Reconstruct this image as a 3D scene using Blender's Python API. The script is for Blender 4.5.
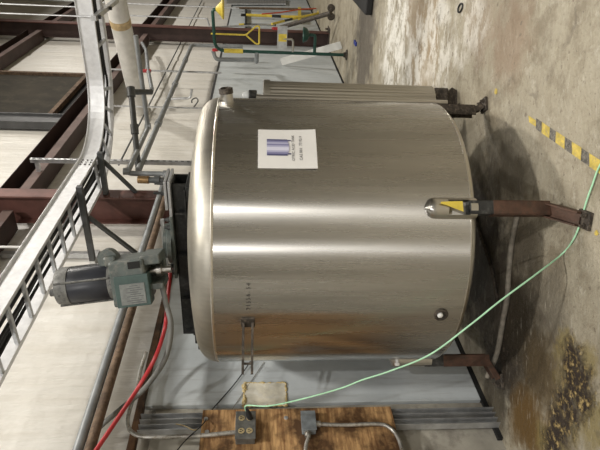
import bpy, bmesh, math, random
from mathutils import Vector as V, Matrix, noise as mnoise
random.seed(7)
C = bpy.context.scene.collection
S = bpy.context.scene
for o in list(bpy.data.objects):
    bpy.data.objects.remove(o)

# ------------------------------------------------------------------ camera
F, EPS, PIT, HC = 540.0, 0.009, math.atan(45 / 540.0), 1.5
cp, sp = math.cos(PIT), math.sin(PIT)
cam_d = bpy.data.cameras.new('camera')
cam = bpy.data.objects.new('camera', cam_d)
C.objects.link(cam)
cam_d.sensor_width = 36.0
cam_d.lens = 36.0 * F / 600.0
cam_d.clip_start = 0.05
cam_d.clip_end = 200
_right, _down, _fwd = V((1, 0, 0)), V((0, -sp, -cp)), V((0, cp, -sp))
_ax = (_right - EPS * _down).normalized()      # photo's vertical axis: the picture is turned on its side
_dx = (EPS * _right + _down).normalized()
m = Matrix((_dx, _ax, -_fwd)).transposed().to_4x4()
m.translation = V((0, 0, HC))
cam.matrix_world = m
S.camera = cam

# ------------------------------------------------------------------ world, lamps, exposure
wd = bpy.data.worlds.new('hall_air')
S.world = wd
wd.use_nodes = True
wd.node_tree.nodes['Background'].inputs[0].default_value = (1.0, 0.95, 0.86, 1)
wd.node_tree.nodes['Background'].inputs[1].default_value = 0.10
S.view_settings.view_transform = 'Standard'
S.view_settings.look = 'None'
S.view_settings.gamma = 1
S.view_settings.use_curve_mapping = False
S.view_settings.exposure = 0.0

# ------------------------------------------------------------------ frame of the place: s along back wall, t out from it, z up
WV = V((0.52541983, 0.85084311, 0))
NV = V((0.85084311, -0.52541983, 0))
OV = V((-2.37063691, 1.46393576, 0))
DW = 2.78622096
ZV = V((0, 0, 1))

def W(s, t, z): return OV + WV * s + NV * t + ZV * z
def ray(x, y):
    a0 = (225 - y) / F; d0 = (x - 300) / F
    a = a0 + EPS * d0; d = d0 - EPS * a0
    return V((a, cp - d * sp, -sp - d * cp))
def on_wall(x, y, t):
    r = ray(x, y); return V((0, 0, HC)) + r * ((t - DW) / NV.dot(r))
def on_level(x, y, z=0.0):
    r = ray(x, y); return V((0, 0, HC)) + r * ((z - HC) / r.z)
def at(x, y, Y):
    r = ray(x, y); return V((0, 0, HC)) + r * (Y / r.y)
def sw(p):
    q = p - OV; return q.dot(WV), q.dot(NV), p.z

LAMPS = [  # location, power, size, colour
    (W(0.75, 3.45, 6.5), 260, 0.8, (1.0, 0.965, 0.90)),
    (V((2.60, -5.60, 5.9)), 400, 0.5, (1.0, 0.97, 0.92)),
    (V((-2.44, -5.67, 5.9)), 400, 0.5, (1.0, 0.975, 0.94)),
    (W(5.0, 2.9, 6.8), 200, 0.9, (1.0, 0.94, 0.84)),
    (W(9.5, 3.6, 6.8), 230, 1.0, (1.0, 0.95, 0.87)),
    (W(14.0, 3.6, 6.8), 210, 1.0, (1.0, 0.95, 0.87)),
]
for loc, pw, sz, col in LAMPS:
    ld = bpy.data.lights.new('lamp_light', 'AREA')
    ld.shape = 'DISK'; ld.size = sz * 0.45; ld.energy = pw; ld.color = col
    lo = bpy.data.objects.new('lamp_light', ld)
    lo.location = loc - ZV * 0.02
    C.objects.link(lo)

# ------------------------------------------------------------------ materials
def nt(name):
    mt = bpy.data.materials.new(name); mt.use_nodes = True
    n = mt.node_tree; return mt, n, n.nodes['Principled BSDF']
def mix(n, a, b, fac, mode='MIX'):
    x = n.nodes.new('ShaderNodeMix'); x.data_type = 'RGBA'; x.blend_type = mode
    for sock, v in ((x.inputs[6], a), (x.inputs[7], b), (x.inputs[0], fac)):
        if hasattr(v, 'links'): n.links.new(v, sock)
        elif isinstance(v, (int, float)): sock.default_value = v
        else: sock.default_value = (*v, 1)
    return x.outputs[2]
def coords(n, scale=(1, 1, 1), rotz=0.0, world=True):
    if world:
        g = n.nodes.new('ShaderNodeNewGeometry'); src = g.outputs['Position']
    else:
        g = n.nodes.new('ShaderNodeTexCoord'); src = g.outputs['Object']
    mp = n.nodes.new('ShaderNodeMapping'); mp.vector_type = 'POINT'
    mp.inputs['Rotation'].default_value = (0, 0, rotz)
    mp.inputs['Scale'].default_value = scale
    n.links.new(src, mp.inputs[0]); return mp.outputs[0]
def noi(n, vec, scale, detail=4, rough=0.55, lo=0.35, hi=0.65):
    x = n.nodes.new('ShaderNodeTexNoise'); x.inputs['Scale'].default_value = scale
    x.inputs['Detail'].default_value = detail; x.inputs['Roughness'].default_value = rough
    n.links.new(vec, x.inputs['Vector'])
    r = n.nodes.new('ShaderNodeMapRange'); r.inputs[1].default_value = lo; r.inputs[2].default_value = hi
    n.links.new(x.outputs['Fac'], r.inputs[0]); return r.outputs[0]
def mul(n, a, b, op='MULTIPLY', clamp=False):
    x = n.nodes.new('ShaderNodeMath'); x.operation = op; x.use_clamp = clamp
    for i, v in enumerate((a, b)):
        if hasattr(v, 'links'): n.links.new(v, x.inputs[i])
        else: x.inputs[i].default_value = v
    return x.outputs[0]
def bump(n, bs, h, strength=0.3, dist=0.02, prev=None):
    b = n.nodes.new('ShaderNodeBump'); b.inputs['Strength'].default_value = strength
    b.inputs['Distance'].default_value = dist
    n.links.new(h, b.inputs['Height'])
    if prev: n.links.new(prev, b.inputs['Normal'])
    n.links.new(b.outputs[0], bs.inputs['Normal']); return b.outputs[0]

def plain(name, col, rough=0.6, metal=0.0, var=0.25, scale=9.0, bmp=0.0, dirt=None, stretch=(1, 1, 1)):
    mt, n, bs = nt(name)
    v = coords(n, stretch)
    f = noi(n, v, scale, 5)
    c = mix(n, tuple(k * (1 - var) for k in col), tuple(min(1, k * (1 + var * 0.6)) for k in col), f)
    if dirt:
        f2 = noi(n, v, scale * 2.3, 6, 0.65, 0.5, 0.68)
        c = mix(n, c, dirt, f2)
    n.links.new(c, bs.inputs['Base Color'])
    bs.inputs['Roughness'].default_value = rough; bs.inputs['Metallic'].default_value = metal
    if bmp: bump(n, bs, noi(n, v, scale * 4, 6, 0.6, 0.2, 0.8), bmp, 0.01)
    return mt

MT = {}
def steel_mat(name, col, rough, aniso, streak=1.0, tint=(0.46, 0.42, 0.36)):
    mt, n, bs = nt(name)
    v = coords(n, (1, 1, 0.12))
    v2 = coords(n, (1, 1, 9))
    f = noi(n, v, 5.0, 5, 0.6, 0.3, 0.7)
    c = mix(n, tuple(k * 0.80 for k in col), col, f)
    f3 = mul(n, noi(n, v, 2.2, 3, 0.5, 0.5, 0.75), 0.5 * streak)
    c = mix(n, c, tint, f3)
    fine = noi(n, coords(n, (1, 1, 0.05)), 38, 4, 0.65, 0.35, 0.65)
    c = mix(n, c, tuple(k * 0.62 for k in col), mul(n, fine, 0.34))
    n.links.new(c, bs.inputs['Base Color'])
    bs.inputs['Metallic'].default_value = 1.0
    fr = noi(n, coords(n, (1, 1, 0.06)), 16.0, 5, 0.7, 0.2, 0.8)
    r = n.nodes.new('ShaderNodeMapRange'); r.inputs[3].default_value = rough * 0.88; r.inputs[4].default_value = rough * 1.15
    n.links.new(fr, r.inputs[0]); n.links.new(r.outputs[0], bs.inputs['Roughness'])
    bs.inputs['Anisotropic'].default_value = aniso
    bs.inputs['Anisotropic Rotation'].default_value = 0.25
    if aniso:
        tg = n.nodes.new('ShaderNodeTangent'); tg.direction_type = 'RADIAL'; tg.axis = 'Z'
        n.links.new(tg.outputs[0], bs.inputs['Tangent'])
    if not aniso: bump(n, bs, noi(n, v, 12.0, 4, 0.6, 0.2, 0.8), 0.06, 0.004)
    return mt
MT['shell'] = steel_mat('brushed_steel_shell', (0.60, 0.59, 0.565), 0.27, 0.99)
MT['head'] = steel_mat('satin_steel_head', (0.50, 0.475, 0.415), 0.48, 0.0, 1.3, (0.46, 0.40, 0.29))
MT['steel'] = steel_mat('stainless_fittings', (0.66, 0.64, 0.60), 0.30, 0.0, 0.5)
MT['weld'] = steel_mat('weld_seam_steel', (0.78, 0.75, 0.68), 0.38, 0.0, 0.3)
MT['ribbed'] = steel_mat('ribbed_steel', (0.60, 0.58, 0.53), 0.36, 0.0, 0.6)
MT['galv'] = plain('galvanised_steel', (0.60, 0.61, 0.62), 0.42, 0.75, 0.18, 14)
MT['alu'] = plain('mill_aluminium', (0.80, 0.81, 0.83), 0.42, 0.35, 0.10, 18)
MT['redsteel'] = plain('red_oxide_steel', (0.115, 0.048, 0.038), 0.62, 0.0, 0.3, 5, 0.05)
MT['girt'] = plain('dark_brown_girt_steel', (0.052, 0.030, 0.026), 0.65, 0.0, 0.3, 5, 0.05)
MT['girt_lip'] = plain('paler_girt_lip', (0.15, 0.10, 0.088), 0.65, 0.0, 0.3, 5, 0.05)  # lip set paler than the rest of the girt
MT['redsteel_light'] = plain('paler_red_oxide_steel', (0.20, 0.10, 0.085), 0.6, 0.0, 0.3, 5, 0.05)  # paler tone for the front flange of the nearer column
MT['rust'] = plain('rusty_iron', (0.17, 0.115, 0.075), 0.75, 0.2, 0.45, 14, 0.25, (0.08, 0.05, 0.035))
MT['legpaint'] = plain('brown_leg_paint', (0.085, 0.042, 0.026), 0.6, 0.0, 0.45, 14, 0.15, (0.05, 0.033, 0.022))
MT['legdark'] = plain('dark_scuffed_iron', (0.035, 0.036, 0.036), 0.5, 0.3, 0.5, 22, 0.15, (0.11, 0.11, 0.105))
MT['black'] = plain('black_enamel', (0.014, 0.015, 0.015), 0.42, 0.0, 0.4, 18, 0.08, (0.045, 0.045, 0.042))
MT['blackrubber'] = plain('black_rubber', (0.012, 0.012, 0.013), 0.6, 0.0, 0.2, 20)
MT['motor'] = plain('charcoal_motor_paint', (0.024, 0.026, 0.033), 0.36, 0.0, 0.3, 10, 0.03)
MT['bell'] = plain('grey_motor_end', (0.15, 0.15, 0.14), 0.5, 0.0, 0.4, 26, 0.1, (0.05, 0.05, 0.05))
MT['gear'] = plain('grey_green_gearbox_paint', (0.085, 0.102, 0.095), 0.45, 0.0, 0.25, 12, 0.06, (0.16, 0.16, 0.14))
MT['gearedge'] = plain('teal_gearbox_paint', (0.05, 0.085, 0.078), 0.45, 0.0, 0.25, 12, 0.06)
MT['cavity'] = plain('black_cavity', (0.008, 0.008, 0.008), 0.8, 0, 0.1)
MT['plate'] = plain('worn_nameplate', (0.20, 0.21, 0.20), 0.4, 0.3, 0.2, 40)
MT['platetext'] = plain('nameplate_print', (0.07, 0.07, 0.075), 0.5, 0, 0.1)
MT['greypipe'] = plain('grey_conduit_pipe', (0.26, 0.275, 0.285), 0.45, 0.2, 0.2, 9, 0.02)
MT['darkpipe'] = plain('dark_grey_pipe', (0.075, 0.08, 0.082), 0.5, 0.1, 0.3, 12, 0.04)
MT['whitepipe'] = plain('aged_white_pipe', (0.60, 0.585, 0.55), 0.5, 0, 0.14, 7, 0.02)
MT['tape'] = plain('brown_packing_tape', (0.46, 0.34, 0.18), 0.45, 0, 0.3, 20)
MT['flex'] = plain('grey_flexible_sleeve', (0.16, 0.16, 0.15), 0.5, 0, 0.2, 20)
MT['red'] = plain('red_hose_rubber', (0.42, 0.03, 0.035), 0.4, 0, 0.15, 10)
MT['green'] = plain('mint_green_cord_sheath', (0.42, 0.74, 0.49), 0.42, 0, 0.10, 30)
MT['darkgreen'] = plain('dark_green_enamel', (0.012, 0.060, 0.045), 0.4, 0, 0.3, 10)
MT['yellow'] = plain('yellow_plastic', (0.72, 0.56, 0.08), 0.45, 0, 0.15, 14)
MT['tapeyellow'] = plain('yellow_tape', (0.60, 0.46, 0.10), 0.5, 0, 0.25, 25, 0, (0.40, 0.32, 0.16))
MT['tapeblack'] = plain('worn_black_tape', (0.14, 0.13, 0.112), 0.6, 0, 0.6, 45, 0, (0.27, 0.245, 0.20))
MT['paper'] = plain('white_paper', (0.80, 0.79, 0.77), 0.35, 0, 0.03, 10)
MT['ink'] = plain('black_ink', (0.03, 0.03, 0.035), 0.6, 0, 0.1)
MT['marker'] = plain('faded_marker_ink', (0.045, 0.042, 0.04), 0.6, 0, 0.2)
for k, cc in (('ill0', (0.10, 0.10, 0.20)), ('ill1', (0.24, 0.24, 0.40)), ('ill2', (0.45, 0.45, 0.62)), ('ill3', (0.68, 0.68, 0.82))):
    MT[k] = plain('printed_tank_tone', cc, 0.4, 0, 0.03)
MT['foam'] = plain('yellowed_plastic_sheet', (0.74, 0.70, 0.58), 0.55, 0, 0.25, 9, 0.15, (0.72, 0.70, 0.63))
MT['glue'] = plain('dried_amber_glue', (0.62, 0.47, 0.20), 0.5, 0, 0.3, 25, 0.3, (0.70, 0.62, 0.40))
MT['boxgrey'] = plain('cast_grey_box', (0.15, 0.15, 0.14), 0.5, 0.3, 0.3, 26, 0.1)
MT['jbox'] = plain('blue_grey_junction_box', (0.26, 0.29, 0.31), 0.5, 0.3, 0.25, 18, 0.06)
MT['tan'] = plain('tan_receptacle', (0.42, 0.34, 0.19), 0.45, 0, 0.1)
MT['emt'] = plain('scuffed_conduit', (0.48, 0.47, 0.44), 0.42, 0.7, 0.3, 22, 0.08, (0.23, 0.19, 0.14))
MT['white'] = plain('white_plastic', (0.78, 0.78, 0.76), 0.4, 0, 0.05)
MT['clear'] = plain('cloudy_clear_plastic', (0.55, 0.57, 0.57), 0.15, 0, 0.1)
MT['orange'] = plain('orange_red_cord', (0.60, 0.10, 0.04), 0.5, 0, 0.1)
MT['blue'] = plain('blue_plastic', (0.03, 0.05, 0.30), 0.5, 0, 0.1)
MT['bronze'] = plain('brass_fitting', (0.30, 0.19, 0.09), 0.45, 0.7, 0.3, 20)
MT['darkpanel'] = plain('dark_stained_panel', (0.034, 0.028, 0.018), 0.85, 0, 0.35, 2.2, 0.03, (0.055, 0.046, 0.030))
MT['slate'] = plain('slate_grey_steel', (0.075, 0.077, 0.080), 0.5, 0.1, 0.2, 6)
MT['hose'] = plain('dirty_grey_hose', (0.24, 0.215, 0.175), 0.7, 0, 0.3, 30, 0.1)
MT['grime'] = plain('grimy_steel', (0.055, 0.045, 0.036), 0.6, 0.2, 0.5, 25, 0.3, (0.16, 0.13, 0.10))
MT['lampbody'] = plain('white_lamp_enamel', (0.7, 0.7, 0.68), 0.5, 0, 0.05)
mt, n, bs = nt('lamp_glass'); bs.inputs['Emission Color'].default_value = (1, 0.95, 0.86, 1); bs.inputs['Emission Strength'].default_value = 6.0
MT['lampglass'] = mt

def wood(name, dark, light, along_z=True, scale=6.0):
    mt, n, bs = nt(name)
    th = math.atan2(WV.y, WV.x)
    v = coords(n, (1, 1, 1), -th)
    mp = n.nodes.new('ShaderNodeMapping'); mp.inputs['Scale'].default_value = (1.0, 1, 7.5) if not along_z else (9.0, 1, 0.9)
    n.links.new(v, mp.inputs[0])
    f = noi(n, mp.outputs[0], scale, 7, 0.62, 0.36, 0.64)
    c = mix(n, dark, light, f)
    f2 = noi(n, v, 5.5, 4, 0.6, 0.40, 0.56)
    c = mix(n, tuple(k * 0.45 for k in dark), c, f2)
    n.links.new(c, bs.inputs['Base Color']); bs.inputs['Roughness'].default_value = 0.62
    bump(n, bs, f, 0.15, 0.004); return mt
MT['ply'] = wood('scorched_plywood', (0.19, 0.092, 0.036), (0.62, 0.38, 0.17), False, 5.5)
MT['ledger'] = wood('dark_brown_timber', (0.075, 0.038, 0.018), (0.17, 0.09, 0.045), False, 4.0)

# concrete floor: traffic wear, spilled lime, rust stains, painted shade under the tank and a crusted brown puddle
def blob(n, vec, p, r, warp):
    d = n.nodes.new('ShaderNodeVectorMath'); d.operation = 'DISTANCE'
    n.links.new(vec, d.inputs[0]); d.inputs[1].default_value = (p.x, p.y, 0)
    e = mul(n, d.outputs['Value'], mul(n, warp, r * 0.9), 'ADD')
    k = n.nodes.new('ShaderNodeMapRange'); k.inputs[1].default_value = r * 1.55; k.inputs[2].default_value = r * 0.95
    n.links.new(e, k.inputs[0]); return k.outputs[0]
def floor_mat():
    mt, n, bs = nt('stained_concrete')
    v = coords(n)
    big = noi(n, v, 0.9, 5, 0.6, 0.3, 0.7); mid = noi(n, v, 4.0, 6, 0.65, 0.3, 0.7); fine = noi(n, v, 38, 5, 0.7, 0.25, 0.75)
    c = mix(n, (0.33, 0.285, 0.205), (0.47, 0.425, 0.325), big)
    c = mix(n, c, (0.50, 0.46, 0.37), mul(n, mid, 0.5))
    c = mix(n, c, (0.16, 0.135, 0.095), mul(n, fine, 0.34))
    c = mix(n, c, (0.20, 0.165, 0.112), mul(n, noi(n, v, 2.6, 8, 0.74, 0.48, 0.60), 0.72))
    c = mix(n, c, (0.55, 0.515, 0.43), mul(n, noi(n, v, 6.5, 8, 0.75, 0.56, 0.66), 0.6))
    warp = noi(n, v, 5.0, 6, 0.65, 0.25, 0.75)
    warp2 = noi(n, v, 16.0, 6, 0.65, 0.25, 0.75)
    # damp worn aisle along the wall on the right
    for (x, y, r, col, f) in ((424, 40, .5, (0.33, 0.24, 0.145), .75), (366, 20, 0.8, (0.15, 0.13, 0.105), 0.9), (365, 45, 0.7, (0.125, 0.108, 0.085), 0.9), (362, 70, 0.55, (0.115, 0.098, 0.075), 0.9), (412, 18, 0.35, (0.34, 0.25, 0.16), .6), (418, 50, 0.14, (0.14, 0.12, 0.10), .7), (440, 14, 0.12, (0.13, 0.11, 0.09), .7),
                              (425, 60, 0.45, (0.36, 0.28, 0.18), 0.55), (512, 40, 0.30, (0.27, 0.19, 0.13), 0.65), (480, 25, 0.3, (0.36, 0.26, 0.19), 0.4)):
        c = mix(n, c, col, mul(n, blob(n, v, on_level(x, y), r, warp), f))
    lime = noi(n, coords(n, (1, 1.8, 1), 0.5), 3.6, 10, 0.78, 0.45, 0.53)
    for (x, y, r, f) in ((395, 25, 0.70, 1.0), (393, 70, 0.55, 1.0), (412, 70, 0.45, .8), (432, 25, 0.45, 0.7), (470, 20, 0.35, 0.6), (440, 60, .35, .6)):
        c = mix(n, c, (0.80, 0.78, 0.72), mul(n, mul(n, blob(n, v, on_level(x, y), r, warp), lime), f))
    # rust brown seepage by the left leg, plus tank shade painted as dark blobs
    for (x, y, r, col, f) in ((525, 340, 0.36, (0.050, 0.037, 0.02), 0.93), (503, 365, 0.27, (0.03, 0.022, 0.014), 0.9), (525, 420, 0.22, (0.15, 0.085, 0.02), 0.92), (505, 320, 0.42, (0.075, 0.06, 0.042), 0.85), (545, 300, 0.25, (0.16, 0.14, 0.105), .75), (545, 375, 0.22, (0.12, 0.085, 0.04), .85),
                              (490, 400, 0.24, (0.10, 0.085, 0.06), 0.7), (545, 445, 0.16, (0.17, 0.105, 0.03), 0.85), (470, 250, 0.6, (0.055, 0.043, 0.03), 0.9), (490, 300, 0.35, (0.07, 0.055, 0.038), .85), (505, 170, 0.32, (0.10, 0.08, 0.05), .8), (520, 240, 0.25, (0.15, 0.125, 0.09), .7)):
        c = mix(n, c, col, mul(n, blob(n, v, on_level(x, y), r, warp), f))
    for (x, y, r, col, f) in ((518, 335, 0.30, (0.050, 0.038, 0.022), 0.85), (500, 370, 0.26, (0.028, 0.021, 0.014), 0.9), (538, 365, 0.17, (0.075, 0.052, 0.024), 0.85), (480, 260, 0.5, (0.05, 0.04, 0.028), 0.85), (495, 410, 0.2, (0.085, 0.07, 0.045), 0.8), (525, 420, 0.20, (0.125, 0.07, 0.018), 0.8)):  # second dark pass: stains again, with more of the tank's shade painted in
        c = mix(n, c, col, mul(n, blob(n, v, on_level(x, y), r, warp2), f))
    # yellow rim and dark crust of the dried puddle
    rim = None
    for (x, y, r) in ((574, 385, 0.17), (567, 350, 0.12), (588, 362, 0.09), (590, 410, .11), (567, 420, 0.13), (590, 430, 0.11), (560, 450, .10), (545, 440, .10)):
        b = blob(n, v, on_level(x, y), r, warp2); rim = b if rim is None else mul(n, rim, b, 'MAXIMUM')
    c = mix(n, c, (0.26, 0.205, 0.075), mul(n, rim, 0.75))
    crust = None
    for (x, y, r) in ((577, 383, 0.150), (573, 360, 0.11), (568, 405, 0.13), (560, 425, 0.12), (552, 444, .11), (582, 400, .10)):
        b = blob(n, v, on_level(x, y), r, warp2); crust = b if crust is None else mul(n, crust, b, 'MAXIMUM')
    fleck = noi(n, v, 26, 5, 0.7, 0.50, 0.60)
    cc = mix(n, (0.022, 0.013, 0.012), (0.50, 0.36, 0.15), fleck)
    c = mix(n, c, cc, mul(n, crust, 0.95))
    # chips
    chip = noi(n, v, 17, 3, 0.5, 0.66, 0.70)
    c = mix(n, c, (0.15, 0.12, 0.09), mul(n, chip, 0.65))
    spk = noi(n, v, 55, 3, 0.5, 0.62, 0.70)
    c = mix(n, c, (0.13, 0.105, 0.075), mul(n, spk, 0.5))
    scr = noi(n, coords(n, (1.0, 6.0, 1), 0.9), 7, 7, 0.7, 0.58, 0.66)
    c = mix(n, c, (0.60, 0.56, 0.47), mul(n, scr, 0.35))
    # hairline cracks
    vo = n.nodes.new('ShaderNodeTexVoronoi'); vo.feature = 'DISTANCE_TO_EDGE'; vo.inputs['Scale'].default_value = 0.55
    ww = n.nodes.new('ShaderNodeVectorMath'); ww.operation = 'ADD'
    nz = n.nodes.new('ShaderNodeTexNoise'); nz.inputs['Scale'].default_value = 1.6; nz.inputs['Detail'].default_value = 5
    n.links.new(v, nz.inputs['Vector']); n.links.new(v, ww.inputs[0]); n.links.new(nz.outputs['Color'], ww.inputs[1]); n.links.new(ww.outputs[0], vo.inputs['Vector'])
    k = n.nodes.new('ShaderNodeMapRange'); k.inputs[1].default_value = 0.012; k.inputs[2].default_value = 0.004
    n.links.new(vo.outputs['Distance'], k.inputs[0])
    c = mix(n, c, (0.10, 0.08, 0.06), mul(n, mul(n, k.outputs[0], noi(n, v, 3.0, 3, 0.5, 0.5, 0.6)), 0.45))
    n.links.new(c, bs.inputs['Base Color'])
    rr = n.nodes.new('ShaderNodeMapRange'); rr.inputs[3].default_value = 0.75; rr.inputs[4].default_value = 0.45
    n.links.new(mid, rr.inputs[0]); n.links.new(rr.outputs[0], bs.inputs['Roughness'])
    h = mul(n, mul(n, fine, 0.5), mul(n, mul(n, crust, fleck), 3.0), 'ADD')
    h = mul(n, h, mul(n, mid, 0.6), 'ADD')
    bump(n, bs, h, 0.7, 0.014)
    return mt
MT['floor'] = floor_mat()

def vinyl_mat():
    mt, n, bs = nt('white_insulation_vinyl')
    th = math.atan2(WV.y, WV.x)
    v = coords(n, (1, 1, 1), -th)
    mp = n.nodes.new('ShaderNodeMapping'); mp.inputs['Scale'].default_value = (3.2, 1, 0.35); n.links.new(v, mp.inputs[0])
    f = noi(n, mp.outputs[0], 3.0, 6, 0.6, 0.3, 0.7)
    c = mix(n, (0.70, 0.67, 0.61), (0.80, 0.785, 0.745), f)
    st = noi(n, mp.outputs[0], 6.0, 6, 0.7, 0.62, 0.72)
    c = mix(n, c, (0.62, 0.52, 0.38), mul(n, st, 0.22))
    n.links.new(c, bs.inputs['Base Color']); bs.inputs['Roughness'].default_value = 0.42
    b = bump(n, bs, noi(n, mp.outputs[0], 4.5, 5, 0.6, 0.2, 0.8), 0.35, 0.03)
    bump(n, bs, noi(n, v, 2.2, 4, 0.6, 0.2, 0.8), 0.25, 0.05, b); return mt
MT['vinyl'] = vinyl_mat()
def panel_mat():
    mt, n, bs = nt('blue_grey_sheet')
    v = coords(n, (1, 1, 1), -math.atan2(WV.y, WV.x))
    f = noi(n, v, 1.6, 6, 0.65, 0.3, 0.7)
    c = mix(n, (0.47, 0.51, 0.53), (0.62, 0.66, 0.68), f)
    mp = n.nodes.new('ShaderNodeMapping'); mp.inputs['Scale'].default_value = (7, 1, 0.6); mp.inputs['Rotation'].default_value = (0, 0.25, 0); n.links.new(v, mp.inputs[0])
    c = mix(n, c, (0.25, 0.245, 0.225), mul(n, noi(n, mp.outputs[0], 3, 6, 0.7, 0.52, 0.68), 0.35))
    n.links.new(c, bs.inputs['Base Color']); bs.inputs['Roughness'].default_value = 0.55
    bump(n, bs, noi(n, v, 2.0, 4, 0.5, 0.2, 0.8), 0.12, 0.03); return mt
MT['panel'] = panel_mat()
MT['shaded_wall'] = plain('shaded_wall_grey', (0.36, 0.34, 0.29), 0.65, 0, 0.3, 3.0, 0.2, (0.22, 0.20, 0.17))  # grey colour carries the shade on this stretch of white wall
MT['hallwall'] = plain('pale_hall_wall', (0.24, 0.23, 0.21), 0.7, 0, 0.15, 1.5)
MT['hallroof'] = plain('white_roof_lining', (0.30, 0.29, 0.27), 0.6, 0, 0.08, 1.0)

# ------------------------------------------------------------------ mesh helpers
class MB:
    def __init__(self): self.v = []; self.f = []; self.mi = []; self.sm = []
    def add(self, vs, fs, mi=0, smooth=False):
        o = len(self.v); self.v += [V(p) for p in vs]
        for f in fs: self.f.append([o + i for i in f]); self.mi.append(mi); self.sm.append(smooth)
        return self
    def box(self, c, ax, ay, az, mi=0, bev=0.0):
        """centre and three half-extent vectors"""
        c, ax, ay, az = V(c), V(ax), V(ay), V(az)
        if ax.cross(ay).dot(az) < 0: ax = -ax
        bm = bmesh.new(); r = bmesh.ops.create_cube(bm, size=2.0)
        L = (ax.length, ay.length, az.length)
        for q in bm.verts: q.co = V((q.co.x * L[0], q.co.y * L[1], q.co.z * L[2]))
        if bev > 0:
            bmesh.ops.bevel(bm, geom=list(bm.edges), offset=min(bev, min(L) * 0.8), segments=2, affect='EDGES', profile=0.5)
        X, Y, Z = ax.normalized(), ay.normalized(), az.normalized()
        bm.verts.index_update()
        self.add([c + X * q.co.x + Y * q.co.y + Z * q.co.z for q in bm.verts], [[q.index for q in f.verts] for f in bm.faces], mi)
        bm.free(); return self
    def sbox(self, s0, s1, t0, t1, z0, z1, mi=0, bev=0.0):
        return self.box(W((s0 + s1) / 2, (t0 + t1) / 2, (z0 + z1) / 2), WV * ((s1 - s0) / 2), NV * ((t1 - t0) / 2), ZV * ((z1 - z0) / 2), mi, bev)
    def bar(self, a, b, wx, wy, up=(0, 0, 1), mi=0, bev=0.0):
        """rectangular bar from a to b; wx across, wy along 'up'"""
        a, b = V(a), V(b); d = b - a; L = d.length; d = d / L
        u = V(up); u = u - d * u.dot(d)
        if u.length < 1e-4: u = V((1, 0, 0)) - d * d.x
        u.normalize(); x = d.cross(u)
        return self.box((a + b) / 2, x * wx / 2, d * L / 2, u * wy / 2, mi, bev)
    def tube(self, pts, r, seg=12, mi=0, cap=True, radii=None):
        pts = [V(p) for p in pts]; rings = []; N = len(pts); pu = None
        for i, p in enumerate(pts):
            d = (pts[min(i + 1, N - 1)] - pts[max(i - 1, 0)]).normalized()
            if pu is None:
                u = V((0, 0, 1)) if abs(d.z) < 0.9 else V((1, 0, 0))
            else: u = pu
            u = (u - d * u.dot(d)).normalized(); pu = u; x = d.cross(u)
            rr = radii[i] if radii else r
            rings.append([p + (u * math.cos(2 * math.pi * k / seg) + x * math.sin(2 * math.pi * k / seg)) * rr for k in range(seg)])
        vs = [q for g in rings for q in g]; fs = []
        for i in range(N - 1):
            for k in range(seg):
                fs.append([i * seg + k, i * seg + (k + 1) % seg, (i + 1) * seg + (k + 1) % seg, (i + 1) * seg + k])
        self.add(vs, fs, mi, True)
        if cap:
            o = len(self.v)
            self.add(rings[0], [list(range(seg))[::-1]], mi); self.add(rings[-1], [list(range(seg))], mi)
        return self
    def lathe(self, prof, origin, axis=(0, 0, 1), seg=24, mi=0, smooth=True):
        """profile of (radius, height) about axis"""
        o, d = V(origin), V(axis).normalized()
        u = V((1, 0, 0)) if abs(d.x) < 0.8 else V((0, 1, 0))
        u = (u - d * u.dot(d)).normalized(); x = d.cross(u)
        vs = []; fs = []
        for (r, h) in prof:
            for k in range(seg):
                a = 2 * math.pi * k / seg
                vs.append(o + d * h + (u * math.cos(a) + x * math.sin(a)) * max(r, 1e-4))
        for i in range(len(prof) - 1):
            for k in range(seg):
                fs.append([i * seg + k, i * seg + (k + 1) % seg, (i + 1) * seg + (k + 1) % seg, (i + 1) * seg + k])
        if prof[0][0] > 1e-3: fs.append(list(range(seg))[::-1])
        if prof[-1][0] > 1e-3: fs.append([(len(prof) - 1) * seg + k for k in range(seg)])
        return self.add(vs, fs, mi, smooth)
    def prism(self, poly, ext, mi=0):
        """closed polygon (points) pushed along ext"""
        poly = [V(p) for p in poly]; e = V(ext); N = len(poly)
        vs = poly + [p + e for p in poly]
        fs = [list(range(N))[::-1], [N + k for k in range(N)]] + [[k, (k + 1) % N, N + (k + 1) % N, N + k] for k in range(N)]
        return self.add(vs, fs, mi)
    def build(self, name, mat, parent=None, sharp=0.7):
        base = wloc(parent) if parent else V((0, 0, 0))
        me = bpy.data.meshes.new(name)
        if not parent:
            lo = V([min(q[i] for q in self.v) for i in range(3)]); hi = V([max(q[i] for q in self.v) for i in range(3)])
            base = V(((lo.x + hi.x) / 2, (lo.y + hi.y) / 2, lo.z))
        me.from_pydata([q - base for q in self.v], [], self.f)
        for mm in (mat if isinstance(mat, (list, tuple)) else [mat]): me.materials.append(MT[mm])
        for p, mi, sm in zip(me.polygons, self.mi, self.sm): p.material_index = mi; p.use_smooth = sm
        bm = bmesh.new(); bm.from_mesh(me); bmesh.ops.recalc_face_normals(bm, faces=bm.faces)
        for e in bm.edges:
            if len(e.link_faces) == 2 and e.calc_face_angle(0) > sharp: e.smooth = False
        bm.to_mesh(me); bm.free()
        o = bpy.data.objects.new(name, me); C.objects.link(o)
        if parent: o.parent = parent
        else: o.location = base
        return o
def wloc(o):
    p = V((0, 0, 0))
    while o: p = p + o.location; o = o.parent
    return p
def tag(o, label, cat, group=None):
    o['label'] = label; o['category'] = cat
    if group: o['group'] = group
    return o
def thing(name, loc, label, cat, group=None):
    o = bpy.data.objects.new(name, None); o.empty_display_size = 0.1; C.objects.link(o); o.location = V(loc)
    return tag(o, label, cat, group)
def struct(o): o['kind'] = 'structure'; return o
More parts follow.
